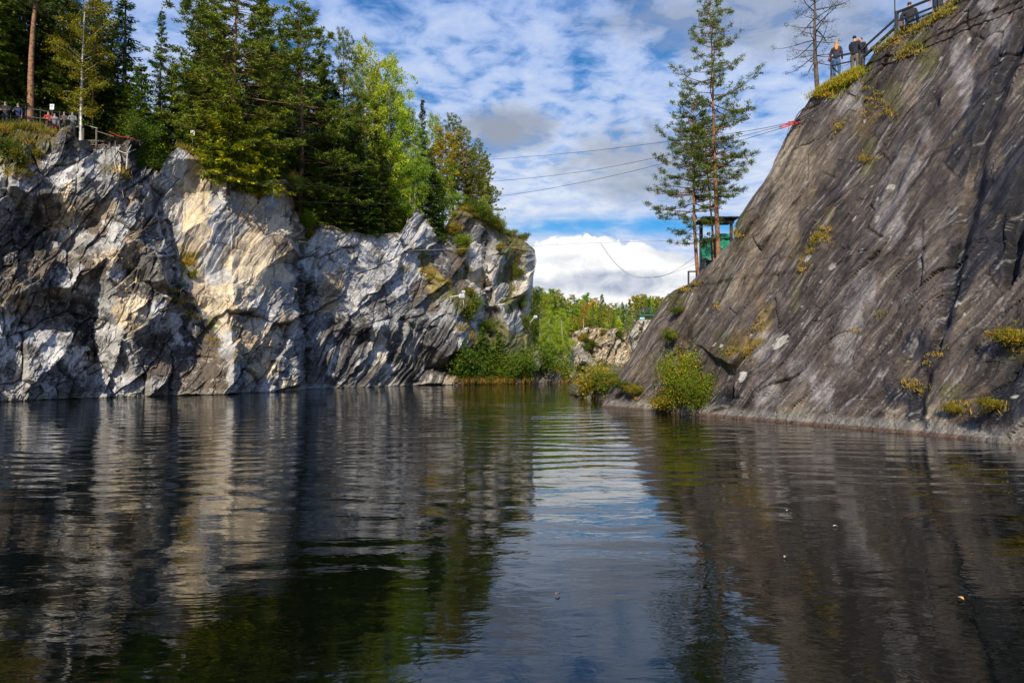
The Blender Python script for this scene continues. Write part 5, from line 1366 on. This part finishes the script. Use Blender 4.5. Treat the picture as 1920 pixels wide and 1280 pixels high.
def person(label, px, head_py, D, H=1.75, face=0.0, jacket=(.02, .02, .025), legs=(.03, .04, .08), hairc=(.04, .03, .02), hair='short', armL='down', armR='down',
           bend=0.0, hands=True, foot=None, jname='jacket', bag=None, shoes=(.03, .03, .03), head_turn=0.0, group=None):
    """front is local -Y; face = rotation about z"""
    p = at(px, head_py, D); z = p[2] - H * (1 - .0)
    t = thing('person', label, 'person', (p[0], p[1], z), group, face)
    k = H / 1.75; fwd = math.sin(bend)
    J = {'pel': (0, 0, .95), 'spi': (0, -.06 * fwd, 1.14), 'che': (0, -.30 * fwd, 1.36), 'nec': (0, -.40 * fwd, 1.49), 'h0': (0, -.44 * fwd - .01, 1.565), 'h1': (0, -.45 * fwd - .015, 1.63), 'h2': (0, -.45 * fwd - .01, 1.70)}
    nodes = []; edges = []; idx = {}
    def nd(name, x, y, z_, r, ry=None, par=None, lst=None):
        nodes.append((x * k, y * k, z_ * k, r * k, (ry or r) * k)); idx[name] = len(nodes) - 1
        if par: edges.append((idx[par], idx[name]))
    nd('pel', *J['pel'], .115, .085); nd('spi', *J['spi'], .105, .08, 'pel'); nd('che', *J['che'], .13, .09, 'spi'); nd('nec', *J['nec'], .058, .058, 'che')
    nd('h0', *J['h0'], .068, .075, 'nec'); nd('h1', *J['h1'], .078, .095, 'h0'); nd('h2', J['h2'][0], J['h2'][1], J['h2'][2], .068, .085, 'h1')
    hx, hy, hz = J['h1']; ct, st = math.cos(head_turn), math.sin(head_turn)
    nd('nose', hx + .10 * st, hy - .10 * ct, hz - .005, .014, .016, 'h1')
    arms = {}
    for s, side, mode in ((-1, 'L', armL), (1, 'R', armR)):
        nd('leg0' + side, s * .095, 0, .86, .088, .095, 'pel'); nd('kne' + side, s * .11, -.02, .49, .060, .062, 'leg0' + side)
        nd('ank' + side, s * .12, .02, .09, .042, .045, 'kne' + side); nd('toe' + side, s * .14, -.14, .035, .035, .03, 'ank' + side)
        cx, cyy, cz = J['che']
        sh = (s * .185, cyy - .01, cz + .05)
        if mode == 'down': el = (s * .25, cyy + .03, 1.12); wr = (s * .26, cyy - .07, .87); hd = (0.02 * s, -.03, -1)
        elif mode == 'rail': el = (s * .27, cyy - .10, 1.13); wr = (s * .17, cyy - .34, 1.06); hd = (-s * .5, -.7, -.1)
        elif mode == 'face': el = (s * .26, cyy - .22, 1.24); wr = (s * .10, J['h1'][1] - .17, 1.55); hd = (-s * .5, .15, .7)
        elif mode == 'pocket': el = (s * .30, cyy + .08, 1.12); wr = (s * .20, cyy - .07, .94); hd = (-s * .2, -.3, -.7)
        else: el = (s * .25, cyy - .12, 1.14); wr = (s * .06, cyy - .26, 1.12); hd = (-s, -.1, .1)
        nd('sho' + side, *sh, .058, .06, 'che'); nd('elb' + side, *el, .042, .042, 'sho' + side); nd('wri' + side, *wr, .027, .030, 'elb' + side)
        h = Vector(hd).normalized(); lat = h.cross(Vector((0, 1, .2))).normalized()
        if abs(h.dot(Vector((0, 1, .2)).normalized())) > .95: lat = Vector((1, 0, 0))
        pm = Vector(wr) + h * .075; nd('pal' + side, *pm, .036, .018, 'wri' + side)
        if hands:
            up = lat.cross(h)
            for f, (o_, ln) in enumerate(((-.030, .075), (-.010, .085), (.010, .080), (.029, .062))):
                b = pm + h * .03 + lat * o_; m_ = b + h * ln * .5 + up * .008; e = b + h * ln + up * .026
                nd('f%d%s' % (f, side), *b, .010, .010, 'pal' + side); nd('g%d%s' % (f, side), *m_, .009, .009, 'f%d%s' % (f, side)); nd('e%d%s' % (f, side), *e, .007, .007, 'g%d%s' % (f, side))
            b = pm - h * .03 - lat * .035; e = b - lat * .03 + h * .045
            nd('t' + side, *b, .011, .011, 'pal' + side); nd('u' + side, *e, .009, .009, 't' + side)
        arms[side] = (sh, el, wr)
    skin('body', nodes, edges, M_SKIN, t)
    # jacket: torso and sleeves
    g = lambda n: nodes[idx[n]]
    jn = [(0, J['spi'][1] * k, 1.10 * k, .165 * k, .135 * k), (0, 0, .86 * k, .178 * k, .145 * k), (0, J['che'][1] * k, 1.37 * k, .180 * k, .140 * k), (0, J['nec'][1] * k, 1.475 * k, .085 * k, .085 * k)]
    je = [(0, 1), (0, 2), (2, 3)]
    for s, side in ((-1, 'L'), (1, 'R')):
        sh, el, wr = arms[side]; n0 = len(jn)
        jn += [tuple(q * k for q in sh) + (.082 * k,), tuple(q * k for q in el) + (.064 * k,), tuple((el[i] * .12 + wr[i] * .88) * k for i in range(3)) + (.046 * k,)]
        je += [(2, n0), (n0, n0 + 1), (n0 + 1, n0 + 2)]
    skin(jname, jn, je, cloth(jname + ' cloth', jacket), t)
    tn = [(0, .0, .95 * k, .155 * k, .125 * k), (0, 0, 1.06 * k, .145 * k, .115 * k)]; te = [(0, 1)]
    for s, side in ((-1, 'L'), (1, 'R')):
        n0 = len(tn); tn += [(s * .095 * k, 0, .83 * k, .105 * k, .11 * k), (s * .11 * k, -.02 * k, .49 * k, .078 * k), (s * .12 * k, .015 * k, .11 * k, .062 * k)]
        te += [(0, n0), (n0, n0 + 1), (n0 + 1, n0 + 2)]
    skin('trousers', tn, te, cloth('trouser cloth', legs), t)
    for s in (-1, 1): skin('shoe', [(s * .12 * k, .04 * k, .055 * k, .055 * k), (s * .14 * k, -.16 * k, .04 * k, .045 * k, .04 * k)], [(0, 1)], cloth('shoe leather', shoes), t)
    # hair
    hm = cloth('hair', hairc); h1, h2 = J['h1'], J['h2']
    bx, by = -st * .02, ct * .022
    hn = [((h2[0] + bx) * k, (h2[1] + by) * k, (h2[2] + .026) * k, .084 * k, .094 * k), ((h1[0] + bx * 2) * k, (h1[1] + by * 2) * k, (h1[2] + .03) * k, .084 * k, .084 * k), ((h1[0] + bx * 2.4) * k, (h1[1] + by * 2.4) * k, (h1[2] - .03) * k, .066 * k, .066 * k)]
    he = [(0, 1), (1, 2)]
    if hair == 'long':
        hn += [(0, (h1[1] + .065) * k, 1.52 * k, .090 * k, .07 * k), (0, (J['che'][1] + .12) * k, 1.38 * k, .10 * k, .05 * k), (0, (J['che'][1] + .14) * k, 1.27 * k, .06 * k, .03 * k)]; he += [(2, 3), (3, 4), (4, 5)]
    skin('hair', hn, he, hm, t)
    if hair == 'long': t.scale = (.86, .86, 1)
    return t

def sl_D(px, py): return float(slab_hit(float(px), float(py))[1])
D1 = sl_D(1568, 150) + .35
W1 = person('woman with long blonde hair and blue jeans at the left end of the slab railing', 1568, 77, D1, 1.66, face=R(150), jacket=(.035, .028, .04), legs=(.045, .12, .24), hairc=(.62, .27, .05), hair='long', armL='down', armR='pocket', shoes=(.5, .5, .48))
W2 = person('man in dark jacket and camouflage trousers with a hand at his face', 1602, 67, D1 + .25, 1.80, face=R(130), jacket=(.012, .014, .022), legs=(.16, .12, .08), hairc=(.03, .02, .015), armL='pocket', armR='face', head_turn=.3)
W3 = person('man in black half hidden behind the one in camouflage trousers', 1613, 70, D1 + .75, 1.76, face=R(-60), jacket=(.012, .012, .016), legs=(.04, .04, .05), armL='face', armR='down')
D2 = sl_D(1706, 62) + .7
W4 = person('man in a black leather jacket and blue jeans standing behind the upper railing', 1705, 4, D2, 1.76, face=R(150), jacket=(.014, .014, .018), legs=(.05, .13, .22), hairc=(.08, .05, .03), armL='down', armR='pocket')
D3 = sl_D(1757, 30) + .7
W5 = person('person in dark navy trousers and a beige top at the highest part of the railing', 1757, -45, D3, 1.72, face=R(170), jacket=(.30, .25, .17), legs=(.02, .02, .05), armL='down', armR='down')
def bag(label, who, off, size, col):
    m = MB(); m.box((0, 0, 0), size, bev=min(size) * .3); o = ob('body', m.mesh('body', cloth('bag leather', col)))
    t = thing('shoulder_bag', label, 'bag', tuple(who.matrix_world @ Vector(off)) if False else (0, 0, 0))
    Rm = Matrix.Rotation(who.rotation_euler.z, 4, 'Z'); t.location = who.location + (Rm @ Vector(off)); t.rotation_euler = who.rotation_euler
    o.parent = t
    s = MB(); sh = Vector((-off[0] * .9, 0, 1.47 - off[2])); s.tube([(0, 0, size[2] / 2), (-off[0] * .4, -.22, .32), tuple(sh), (-off[0] * .4, .24, .32), (0, 0, size[2] / 2)], .012, 5, False)
    ob('strap', s.mesh('strap', cloth('bag leather', col)), t)
bag('small red brown shoulder bag hanging at the blonde woman\'s hip', W1, (.26, .0, .93), (.12, .22, .17), (.30, .05, .03))
bag('brown shoulder bag at the hip of the man in the leather jacket', W4, (.30, .0, .92), (.12, .30, .26), (.20, .10, .07))

def gpt(px): return solve_back(px, 1.3)
def left_person(label, px, hy, back, **kw):
    p = solve_back(px, back); t = person(label, px, hy, p[1], **kw); t.location.z = max(p[2] + .02, t.location.z - .25); return t
left_person('man in a dark jacket at the far left of the cliff railing', 11, 187, 1.0, H=1.78, face=R(20), jacket=(.03, .03, .035), legs=(.02, .02, .02), armL='rail', armR='rail', bend=.15)
left_person('man in a dark blue shirt under a grey jacket, left of the bare pine trunk', 35, 191, 1.0, H=1.75, face=R(10), jacket=(.02, .03, .11), legs=(.02, .02, .025), armL='rail', armR='down', bend=.1)
left_person('person in a bright red jacket behind the railing right of the bare pine trunk', 91, 204, 1.8, H=1.66, face=R(30), jacket=(.33, .02, .02), legs=(.03, .03, .04), armL='hold', armR='hold')
left_person('person in a grey jacket beside the one in the red jacket', 103, 206, 1.9, H=1.64, face=R(15), jacket=(.18, .17, .17), legs=(.12, .02, .02), armL='rail', armR='down')
left_person('woman with reddish hair and a brown jacket at the railing near the birch', 121, 203, 1.4, H=1.68, face=R(20), jacket=(.09, .06, .05), legs=(.03, .03, .03), hairc=(.20, .06, .03), hair='long', armL='rail', armR='rail', bend=.1)
left_person('man in a grey top leaning with folded arms by the birch trunk', 137, 210, .9, H=1.76, face=R(25), jacket=(.14, .17, .17), legs=(.02, .02, .02), armL='hold', armR='hold', bend=.4)

# ================================================================== RAILINGS
def rail_line(parent, pts, r=.03, name='rail', mat=None):
    m = MB(); 
    for a, b in zip(pts[:-1], pts[1:]): m.bar(a, b, r * 2)
    return ob(name, m.mesh(name, mat or M_BLACKSTEEL), parent)
def V3(px, py, D): return tuple(at(px, py, D))
g = thing('railing', 'dark steel railing stepping up the top edge of the slab in front of the visitors', 'railing', V3(1559, 148, D1 - .45))
def loc(pts): o = Vector(g.location); return [tuple(Vector(q) - o) for q in pts]
Da = D1 - .45; Db = sl_D(1612, 132) - .05; Dc = sl_D(1681, 66) - .05; Dd = sl_D(1765, 20) + .1
for nm, pts, r in [
 ('post', [(1559, 154, Da), (1559, 107, Da)], .034), ('post', [(1612, 136, Db), (1612, 96, Db)], .034), ('post', [(1681, 72, Dc), (1681, 22, Dc)], .055),
 ('post', [(1691, 66, Dc + .5), (1691, 28, Dc + .5)], .045), ('post', [(1760, 28, Dd), (1760, -25, Dd)], .04),
 ('rail', [(1559, 108, Da), (1612, 97, Db)], .032), ('rail', [(1612, 97, Db), (1681, 34, Dc)], .032), ('rail', [(1681, 24, Dc), (1752, -4, Dd), (1800, -30, Dd)], .036),
 ('lower_rail', [(1559, 124, Da), (1596, 115, Db)], .022), ('lower_rail', [(1618, 108, Db), (1681, 50, Dc)], .045), ('lower_rail', [(1683, 40, Dc), (1766, 8, Dd)], .028), ('lower_rail', [(1700, 44, Dc), (1756, 20, Dd)], .028),
 ('brace', [(1560, 126, Da), (1578, 142, Da)], .02)]:
    rail_line(g, loc([V3(*q) for q in pts]), r, nm)
pole = MB(); o_ = Vector(V3(1678, 60, Dc)); pole.tube([(0, 0, -.3), tuple(Vector(V3(1677, -60, Dc)) - o_)], .022, 6)
pole.tube([(-.03, 0, .25), (.03, 0, .25)], .03, 6)
ol_ = ob('pole', pole.mesh('pole', M_BLACKSTEEL), None, o_); tag(ol_, 'thin dark pole rising beside the corner post of the slab railing', 'pole')

g = thing('railing', 'dark railing with three thin rails in front of the visitors on the left cliff', 'railing', tuple(solve_back(20, .55)))
def lp(px, py, back): p = solve_back(px, back); return tuple(Vector(at(px, py, p[1])) - Vector(g.location))
for yy in (0, 16, 28):
    rail_line(g, [lp(-60, 198 + yy, .55), lp(52, 203 + yy, .55), lp(90, 209 + yy * .9, .7), lp(150, 214 + yy * .75, .8)], .022, 'rail')
for px in (-55, -18, 20, 48, 76, 112, 148): rail_line(g, [lp(px, 246, .6), lp(px, 200 if px < 60 else 209, .6)], .028, 'post')
rail_line(g, [lp(68, 213, .9), lp(69, 240, .9)], .02, 'post')

# information board held up behind the red jacket, and the small sign by the big pine
def sign(label, px, py, w, h, gy, back, loc_y=None):
    b = solve_back(px, back); c = at(px, py, b[1]); t = thing('sign', label, 'sign', tuple(at(px, gy, b[1])))
    dz = c[2] - t.location.z
    m = MB(); m.box((0, -.03, dz), (w, .025, h), bev=.006); bd = ob('board', m.mesh('board', M_WHITE), t)
    q = MB(); q.box((0, -.045, dz + h * .12), (w * .62, .004, h * .30)); ob('print', q.mesh('print', plain('grey print', (.35, .38, .42), .6)), bd)
    p = MB(); p.tube([(0, 0, -.3), (0, 0, dz + h * .3)], .022, 6); ob('post', p.mesh('post', M_GREYSTEEL), t)
sign('small white board on a thin post left of the big bushy pine', 361, 250, .34, .46, 282, .35)
sign('pale notice board above the visitors right of the bare pine trunk', 97, 201, .30, .40, 240, 2.2)

# ================================================================== WOODEN LOOKOUT ON THE LEFT CLIFF
lo_b = np.array(at(178, 262, cliff_edge(178)[1] + .6))
t = thing('lookout', 'dark timber lookout platform with a grey sheet roof in the notch of the left cliff', 'platform', tuple(lo_b))
Dl = lo_b[1]
def L3(px, py, d=0): return tuple(np.array(at(px, py, Dl + d)) - lo_b)
m = MB()
for a, b in (((136, 240), (160, 234)), ((160, 234), (183, 241))):
    for d in (-.9, .0): m.bar(L3(*a, d), L3(*b, d), .05)
    A, B, A2, B2 = (np.array(L3(*a, -.9)), np.array(L3(*b, -.9)), np.array(L3(*a, .9)), np.array(L3(*b, .9)))
    m.add(np.array([A, B, B2, A2, A + [0, 0, .03], B + [0, 0, .03], B2 + [0, 0, .03], A2 + [0, 0, .03]]), [(0, 3, 2, 1), (4, 5, 6, 7), (0, 1, 5, 4), (1, 2, 6, 5), (2, 3, 7, 6), (3, 0, 4, 7)])
ob('roof', m.mesh('roof', plain('grey sheet roof', (.28, .30, .31), .5, .2)), t)
m = MB(); m.bar(L3(140, 279, -.9), L3(214, 283, -.9), .12); m.bar(L3(140, 277, .6), L3(214, 281, .6), .12)
for px in range(142, 214, 6): m.bar(L3(px, 275 + (px - 142) * .05, -1.0), L3(px, 273.5 + (px - 142) * .05, .8), .16, .04)
ob('deck', m.mesh('deck', M_WOOD), t)
for px, y0, y1, d in ((141, 241, 300, -.8), (157, 236, 306, -.7), (181, 243, 281, -.8), (206, 258, 283, -.8), (170, 262, 279, .2)):
    m = MB(); m.bar(L3(px, y0, d), L3(px - (3 if px == 157 else 0), y1, d), .11); ob('post', m.mesh('post', M_WOOD), t)
for pts in (((141, 262), (206, 266)), ((141, 270), (206, 273)), ((181, 246), (214, 256))):
    m = MB(); m.bar(L3(*pts[0], -.85), L3(*pts[1], -.85), .06); ob('rail', m.mesh('rail', M_WOOD), t)
m = MB(); m.bar(L3(158, 282, -.7), L3(148, 300, -.3), .12); m.bar(L3(200, 284, -.7), L3(212, 300, -.3), .10); ob('strut', m.mesh('strut', M_WOOD), t)

def cable(name, label, cat, pts, rad, mat, n=14, kind=None, group=None):
    P3 = np.array([V3(*p) for p in pts]); q = np.arange(len(P3)); tt = np.linspace(0, len(P3) - 1, n * (len(P3) - 1) + 1)
    # smooth through the points (Catmull-Rom)
    E = np.vstack([2 * P3[0] - P3[1], P3, 2 * P3[-1] - P3[-2]]); out = []
    for v in tt:
        i = min(int(v), len(P3) - 2); f = v - i; a, b, c, d = E[i], E[i + 1], E[i + 2], E[i + 3]
        out.append(.5 * ((2 * b) + (c - a) * f + (2 * a - 5 * b + 4 * c - d) * f * f + (3 * b - a - 3 * c + d) * f ** 3))
    m = MB(); o0 = out[0]; m.tube(np.array(out) - o0, rad, 5); o = ob(name, m.mesh(name, mat, True), None, tuple(o0)); return tag(o, label, cat, group)
Dsa = sl_D(1500, 222); DB = cliff_pt(535, 346)[1] - .1
cable('cable', 'highest of the three zip line cables across the canyon', 'cable', [(1492, 228, Dsa), (1400, 246, 33), (1265, 264, 38), (1080, 286, 45), (905, 300, 51), (700, 312, 56), (590, 316, 60)], .012, M_CABLE)
cable('cable', 'middle one of the three zip line cables, anchored at the buttress top', 'cable', [(1490, 231, Dsa), (1420, 248, 33), (1265, 288, 37), (1090, 322, 43), (922, 340, 48), (700, 352, 52), (535, 346, DB)], .012, M_CABLE)
cable('cable', 'lowest of the three zip line cables, passing below the buttress anchor', 'cable', [(1488, 233, Dsa), (1420, 254, 33), (1265, 301, 37), (1090, 342, 43), (922, 369, 48), (700, 383, 52), (546, 377, DB)], .012, M_CABLE)
cable('wire', 'thin pale wire stretched across the left cliff and the gap below the pines', 'wire', [(560, 452, 56), (680, 470, 62), (850, 467, 62), (1000, 461, 58), (1128, 455, 54), (1300, 450, 42)], .012, M_CABLEL)
cable('rope', 'slack rope sagging in a loop in front of the big white cloud', 'rope', [(1125, 455, 53.8), (1150, 490, 50), (1183, 517, 48), (1215, 520, 46), (1240, 518, 45), (1270, 505, 43), (1305, 480, 41)], .011, M_CABLE)
cable('rope', 'thinner slack rope just under the sagging loop by the green platform', 'rope', [(1127, 457, 53.8), (1160, 499, 50), (1200, 519, 47), (1245, 516, 45), (1308, 494, 41)], .008, M_CABLE)
cable('rope', 'thin rope hanging straight down from the red anchor slings', 'rope', [(1480, 236, Dsa - .1), (1470, 275, Dsa + .2), (1461, 308, Dsa + .5)], .010, M_CABLE)
for i, (a, b, c, lb) in enumerate([((1490, 228), (1530, 206), (1545, 196), 'upper black anchor rope fixed to the brow of the slab'), ((1486, 232), (1520, 216), (1541, 200), 'lower black anchor rope fixed to the brow of the slab'), ((1488, 230), (1496, 214), (1507, 203), 'short black rope rising to the outline of the slab')]):
    cable('rope', lb, 'rope', [(*a, Dsa - .1), (*b, sl_D(*b) - .25), (*c, sl_D(*c) - .05)], .022, M_CABLE)
t = thing('anchor_sling', 'red slings and shackles holding the zip line cables at the slab edge', 'sling', V3(1480, 232, Dsa - .1)); o0 = Vector(t.location)
for a, b in (((1462, 238), (1504, 223)), ((1464, 241), (1500, 229)), ((1478, 230), (1512, 222))):
    m = MB(); m.bar(Vector(V3(*a, Dsa - .12)) - o0, Vector(V3(*b, Dsa - .12)) - o0, .035, .05); ob('strap', m.mesh('strap', M_RED), t)
for px, py in ((1464, 239), (1480, 231), (1502, 226)):
    m = MB(); c = Vector(V3(px, py, Dsa - .15)) - o0; th = np.linspace(0, 6.28, 9); m.tube([(c.x + .05 * math.cos(q), c.y, c.z + .07 * math.sin(q)) for q in th], .014, 5, False); ob('shackle', m.mesh('shackle', M_GREYSTEEL), t)
t = thing('anchor', 'black cable anchor bolted to the top of the smooth grey buttress', 'anchor', V3(530, 346, DB - .05)); o0 = Vector(t.location)
m = MB(); m.box((0, 0, 0), (.5, .12, .10), bev=.02); ob('bracket', m.mesh('bracket', M_BLACKSTEEL), t)
for dx in (-.55, .35):
    m = MB(); th = np.linspace(0, 6.28, 9); m.tube([(dx + .09 * math.cos(q), -.05, .10 * math.sin(q)) for q in th], .02, 5, False); m.bar((dx * .4, 0, 0), (dx, -.05, 0), .05); ob('shackle', m.mesh('shackle', M_BLACKSTEEL), t)

# ropes and slings by the lookout
def on_cliff(pts, off=.35): return [(px, py, cliff_pt(px, py)[1] - off) for px, py in pts]
cable('rope', 'white rope running from the lookout down to the pale sling knot', 'rope', on_cliff([(218, 279), (228, 285), (238, 288)], .7), .035, M_ROPE)
cable('rope', 'white sling rising right from the pale knot to the rock', 'rope', on_cliff([(238, 288), (247, 283), (255, 280)], .7), .035, M_ROPE)
cable('rope', 'white sling rising steeply from the pale knot to the cliff edge', 'rope', on_cliff([(238, 287), (243, 278), (246, 272)], .7), .03, M_ROPE)
cable('rope', 'short thick pale rope hanging from the knot beside the lookout', 'rope', on_cliff([(239, 289), (238, 302), (237, 318)], .7), .05, M_ROPE)
cable('pipe', 'thin pale pipe running down the cliff beside the lookout', 'pipe', on_cliff([(216, 264), (217, 300), (221, 330), (228, 352), (232, 372)], .6), .035, M_GREYSTEEL)
cable('pipe', 'thin white pipe slanting down under the lookout deck', 'pipe', on_cliff([(213, 295), (218, 318), (224, 345)], .65), .03, M_ROPE)
cable('barrier_tape', 'red tape strung between the lookout and the cliff edge', 'tape', on_cliff([(205, 247), (225, 256), (240, 258), (256, 263)], .6), .018, M_RED)

# ================================================================== LAMPS ON THE ROCK
def lamp(label, px, py, arm_px, arm_py, D, s=1.0):
    t = thing('floodlight', label, 'lamp', V3(px, py, D)); o0 = Vector(t.location); e = Vector(V3(arm_px, arm_py, D)) - o0
    m = MB(); m.box((0, 0, 0), (.62 * s, .35 * s, .50 * s), bev=.05 * s); hd = ob('housing', m.mesh('housing', M_WHITE), t)
    m = MB(); m.box((0, -.19 * s, 0), (.48 * s, .03, .36 * s), bev=.01); ob('glass', m.mesh('glass', plain('lamp glass', (.45, .47, .5), .15)), hd)
    m = MB(); m.bar((0, 0, .12 * s), tuple(e), .07 * s); m.bar(tuple(e), tuple(e + Vector((0, .3, -.5 * s))), .07 * s); ob('arm', m.mesh('arm', M_WHITE), t)
Dl2 = min(cliff_pt(866, 555)[1], cliff_pt(846, 557)[1]) - .8
lamp('white floodlight on a long arm above the shore bushes', 866, 555, 845, 556, Dl2)
lamp('smaller white floodlight mounted just above the long armed one', 869, 547, 869, 570, Dl2 + .2, .6)
lamp('small white lamp on a slanting arm at the mouth of the inner canyon', 1004, 594, 994, 604, 84, .7)
lamp('small pale lamp fixed to the rock right of the cream folds', 586, 567, 580, 575, cliff_pt(586, 567)[1] - .5, .45)

# ================================================================== GREEN PLATFORMS
t = thing('platform_tower', 'green sheeted platform with a black steel frame behind the three pines', 'platform', V3(1340, 505, 42)); o0 = Vector(t.location)
def T3(px, py, d=0): return Vector(V3(px, py, 42 + d)) - o0
for px, d in ((1313, 0), (1370, 0), (1316, 2), (1372, 2)):
    m = MB(); m.bar(T3(px, 525, d), T3(px, 416, d), .10); ob('post', m.mesh('post', M_BLACKSTEEL), t)
m = MB()
for a, b in (((1310, 417, 0), (1374, 417, 0)), ((1310, 417, 2), (1376, 417, 2)), ((1313, 418, 0), (1316, 418, 2)), ((1370, 418, 0), (1372, 418, 2))): m.bar(T3(*a), T3(*b), .14)
m.box(tuple((T3(1342, 414, 1))), (2.3, 2.3, .06)); ob('roof_frame', m.mesh('roof_frame', M_BLACKSTEEL), t)
for (x0, x1, y0, y1) in ((1315, 1344, 446, 514), (1345, 1369, 438, 505)):
    A, B = T3(x0, y0, .05), T3(x1, y1, .05); m = MB()
    # sheet with gentle folds
    nx, nz = 14, 8; gx, gz = np.meshgrid(np.linspace(A.x, B.x, nx), np.linspace(A.z, B.z, nz)); yy = A.y + .05 * np.sin(gx * 9) + .03 * np.sin(gz * 5)
    v = np.concatenate([np.stack([gx, yy, gz], -1).reshape(-1, 3), np.stack([gx, yy + .02, gz], -1).reshape(-1, 3)]); f = grid_faces(nz, nx)
    m.add(v, np.vstack([f, f[:, ::-1] + nx * nz])); ob('green_sheet', m.mesh('green_sheet', M_GREENTARP), t)
m = MB(); m.bar(T3(1318, 486, -.1), T3(1350, 486, -.1), .16); m.box(tuple(T3(1318, 500, -.2)), (.32, .3, .9), bev=.03); ob('steel_box', m.mesh('steel_box', M_GREYSTEEL), t)
m = MB(); m.bar(T3(1313, 452, -.05), T3(1370, 444, -.05), .07); ob('rail', m.mesh('rail', M_GREENPAINT), t)
t = thing('railing', 'short dark rail on two posts left of the green platform', 'railing', V3(1298, 532, 39.5)); o0 = Vector(t.location)
for px in (1291, 1306):
    m = MB(); m.bar(Vector(V3(px, 540, 39.5)) - o0, Vector(V3(px, 508, 39.5)) - o0, .09); ob('post', m.mesh('post', M_BLACKSTEEL), t)
m = MB(); m.bar(Vector(V3(1290, 509, 39.5)) - o0, Vector(V3(1308, 509, 39.5)) - o0, .08); ob('rail', m.mesh('rail', M_BLACKSTEEL), t)

t = thing('platform_tower', 'small green viewing platform with dark posts on the far rock bluff', 'platform', V3(1211, 600, 136)); o0 = Vector(t.location)
def F3(px, py, d=0): return Vector(V3(px, py, 136 + d)) - o0
m = MB(); m.box(tuple(F3(1211, 592, .8)), (3.0, 2.4, .35), bev=.04); ob('deck', m.mesh('deck', M_GREENPAINT), t)
for px in (1197, 1204, 1211, 1218, 1225):
    m = MB(); m.bar(F3(px, 602), F3(px, 573 + abs(px - 1211) * .3), .14); ob('post', m.mesh('post', M_BLACKSTEEL), t)
m = MB(); m.bar(F3(1196, 585), F3(1226, 585), .14); m.bar(F3(1196, 580), F3(1226, 580), .10); m.bar(F3(1200, 584), F3(1211, 572), .10); m.bar(F3(1222, 584), F3(1211, 572), .10); ob('rail', m.mesh('rail', M_GREENPAINT), t)
m = MB(); m.box(tuple(F3(1204, 597, -.3)), (.9, .3, .5), bev=.05); ob('blue_panel', m.mesh('blue_panel', plain('pale blue panel', (.35, .60, .68), .5)), t)

# little dark arch of the inner canyon
m = MB(); ap = np.array(at(1086, 700, 107.5)); th = np.linspace(0, math.pi, 11)
rg2 = np.random.default_rng(9); pts_o = [(2.2 * math.cos(q) * (1 + .15 * rg2.normal()), 0, 4.2 * math.sin(q) * (1 + .1 * rg2.normal())) for q in th]
for a, b in zip(pts_o[:-1], pts_o[1:]): m.bar(a, b, 1.5, 1.1)
o = ob('rock_arch', m.mesh('rock_arch', M_FARROCK), None, (ap[0], ap[1], 0))
a_ = o.data.color_attributes.new('Col', 'FLOAT_COLOR', 'POINT'); a_.data.foreach_set('color', np.tile([.30, .27, .24, 1], len(o.data.vertices)).astype(np.float32))
sb_ = o.modifiers.new('s', 'SUBSURF'); sb_.subdivision_type = 'SIMPLE'; sb_.levels = 3; sb_.render_levels = 3
tx_ = bpy.data.textures.new('rock', 'CLOUDS'); tx_.noise_scale = .8; dm = o.modifiers.new('d', 'DISPLACE'); dm.texture = tx_; dm.strength = .7; dm.mid_level = .5
tag(o, 'small grey rock arch at the water in the mouth of the inner canyon', kind='structure')

# ================================================================== FLOATING LEAVES
atleaf = lambda py: CAMH * F / (py - 690)
LSC = .75
for i, (px, py, s, c, lb) in enumerate([(1045, 1110, .07, (.22, .11, .08), 'curled reddish brown leaf floating alone on the blue sky reflection'),
      (1801, 1118, .09, (.75, .38, .12), 'orange leaf floating on the dark water at the lower right'),
      (1566, 985, .07, (.60, .60, .52), 'pale leaf floating on the dark reflection of the slab'),
      (1475, 956, .06, (.65, .60, .45), 'tiny pale yellow leaf floating in front of the slab'),
      (1425, 880, .07, (.62, .60, .5), 'tiny pale leaf floating farther out in front of the slab'),
      (1472, 1042, .06, (.5, .45, .3), 'tiny tan leaf floating right of the pine reflection')]):
    D = atleaf(py); p = at(px, py, D); p[2] = .006; s *= LSC
    n = 9; u = np.linspace(0, 1, n); w = np.sin(u * math.pi) ** .8 * .28 * s; zc = .012 * np.sin(u * 3.1) + .004
    v = np.concatenate([np.stack([u * s - s / 2, w, zc + .006], 1), np.stack([u * s - s / 2, 0 * u, zc], 1), np.stack([u * s - s / 2, -w, zc + .006], 1)])
    o = ob('leaf', mesh_np('leaf', v, grid_faces(3, n), mat=plain('dry leaf', c, .6)), None, tuple(p)); o.rotation_euler = (0, 0, .5 + i * 1.3)
    sd = o.modifiers.new('t', 'SOLIDIFY'); sd.thickness = .002
    tag(o, lb, 'leaf')
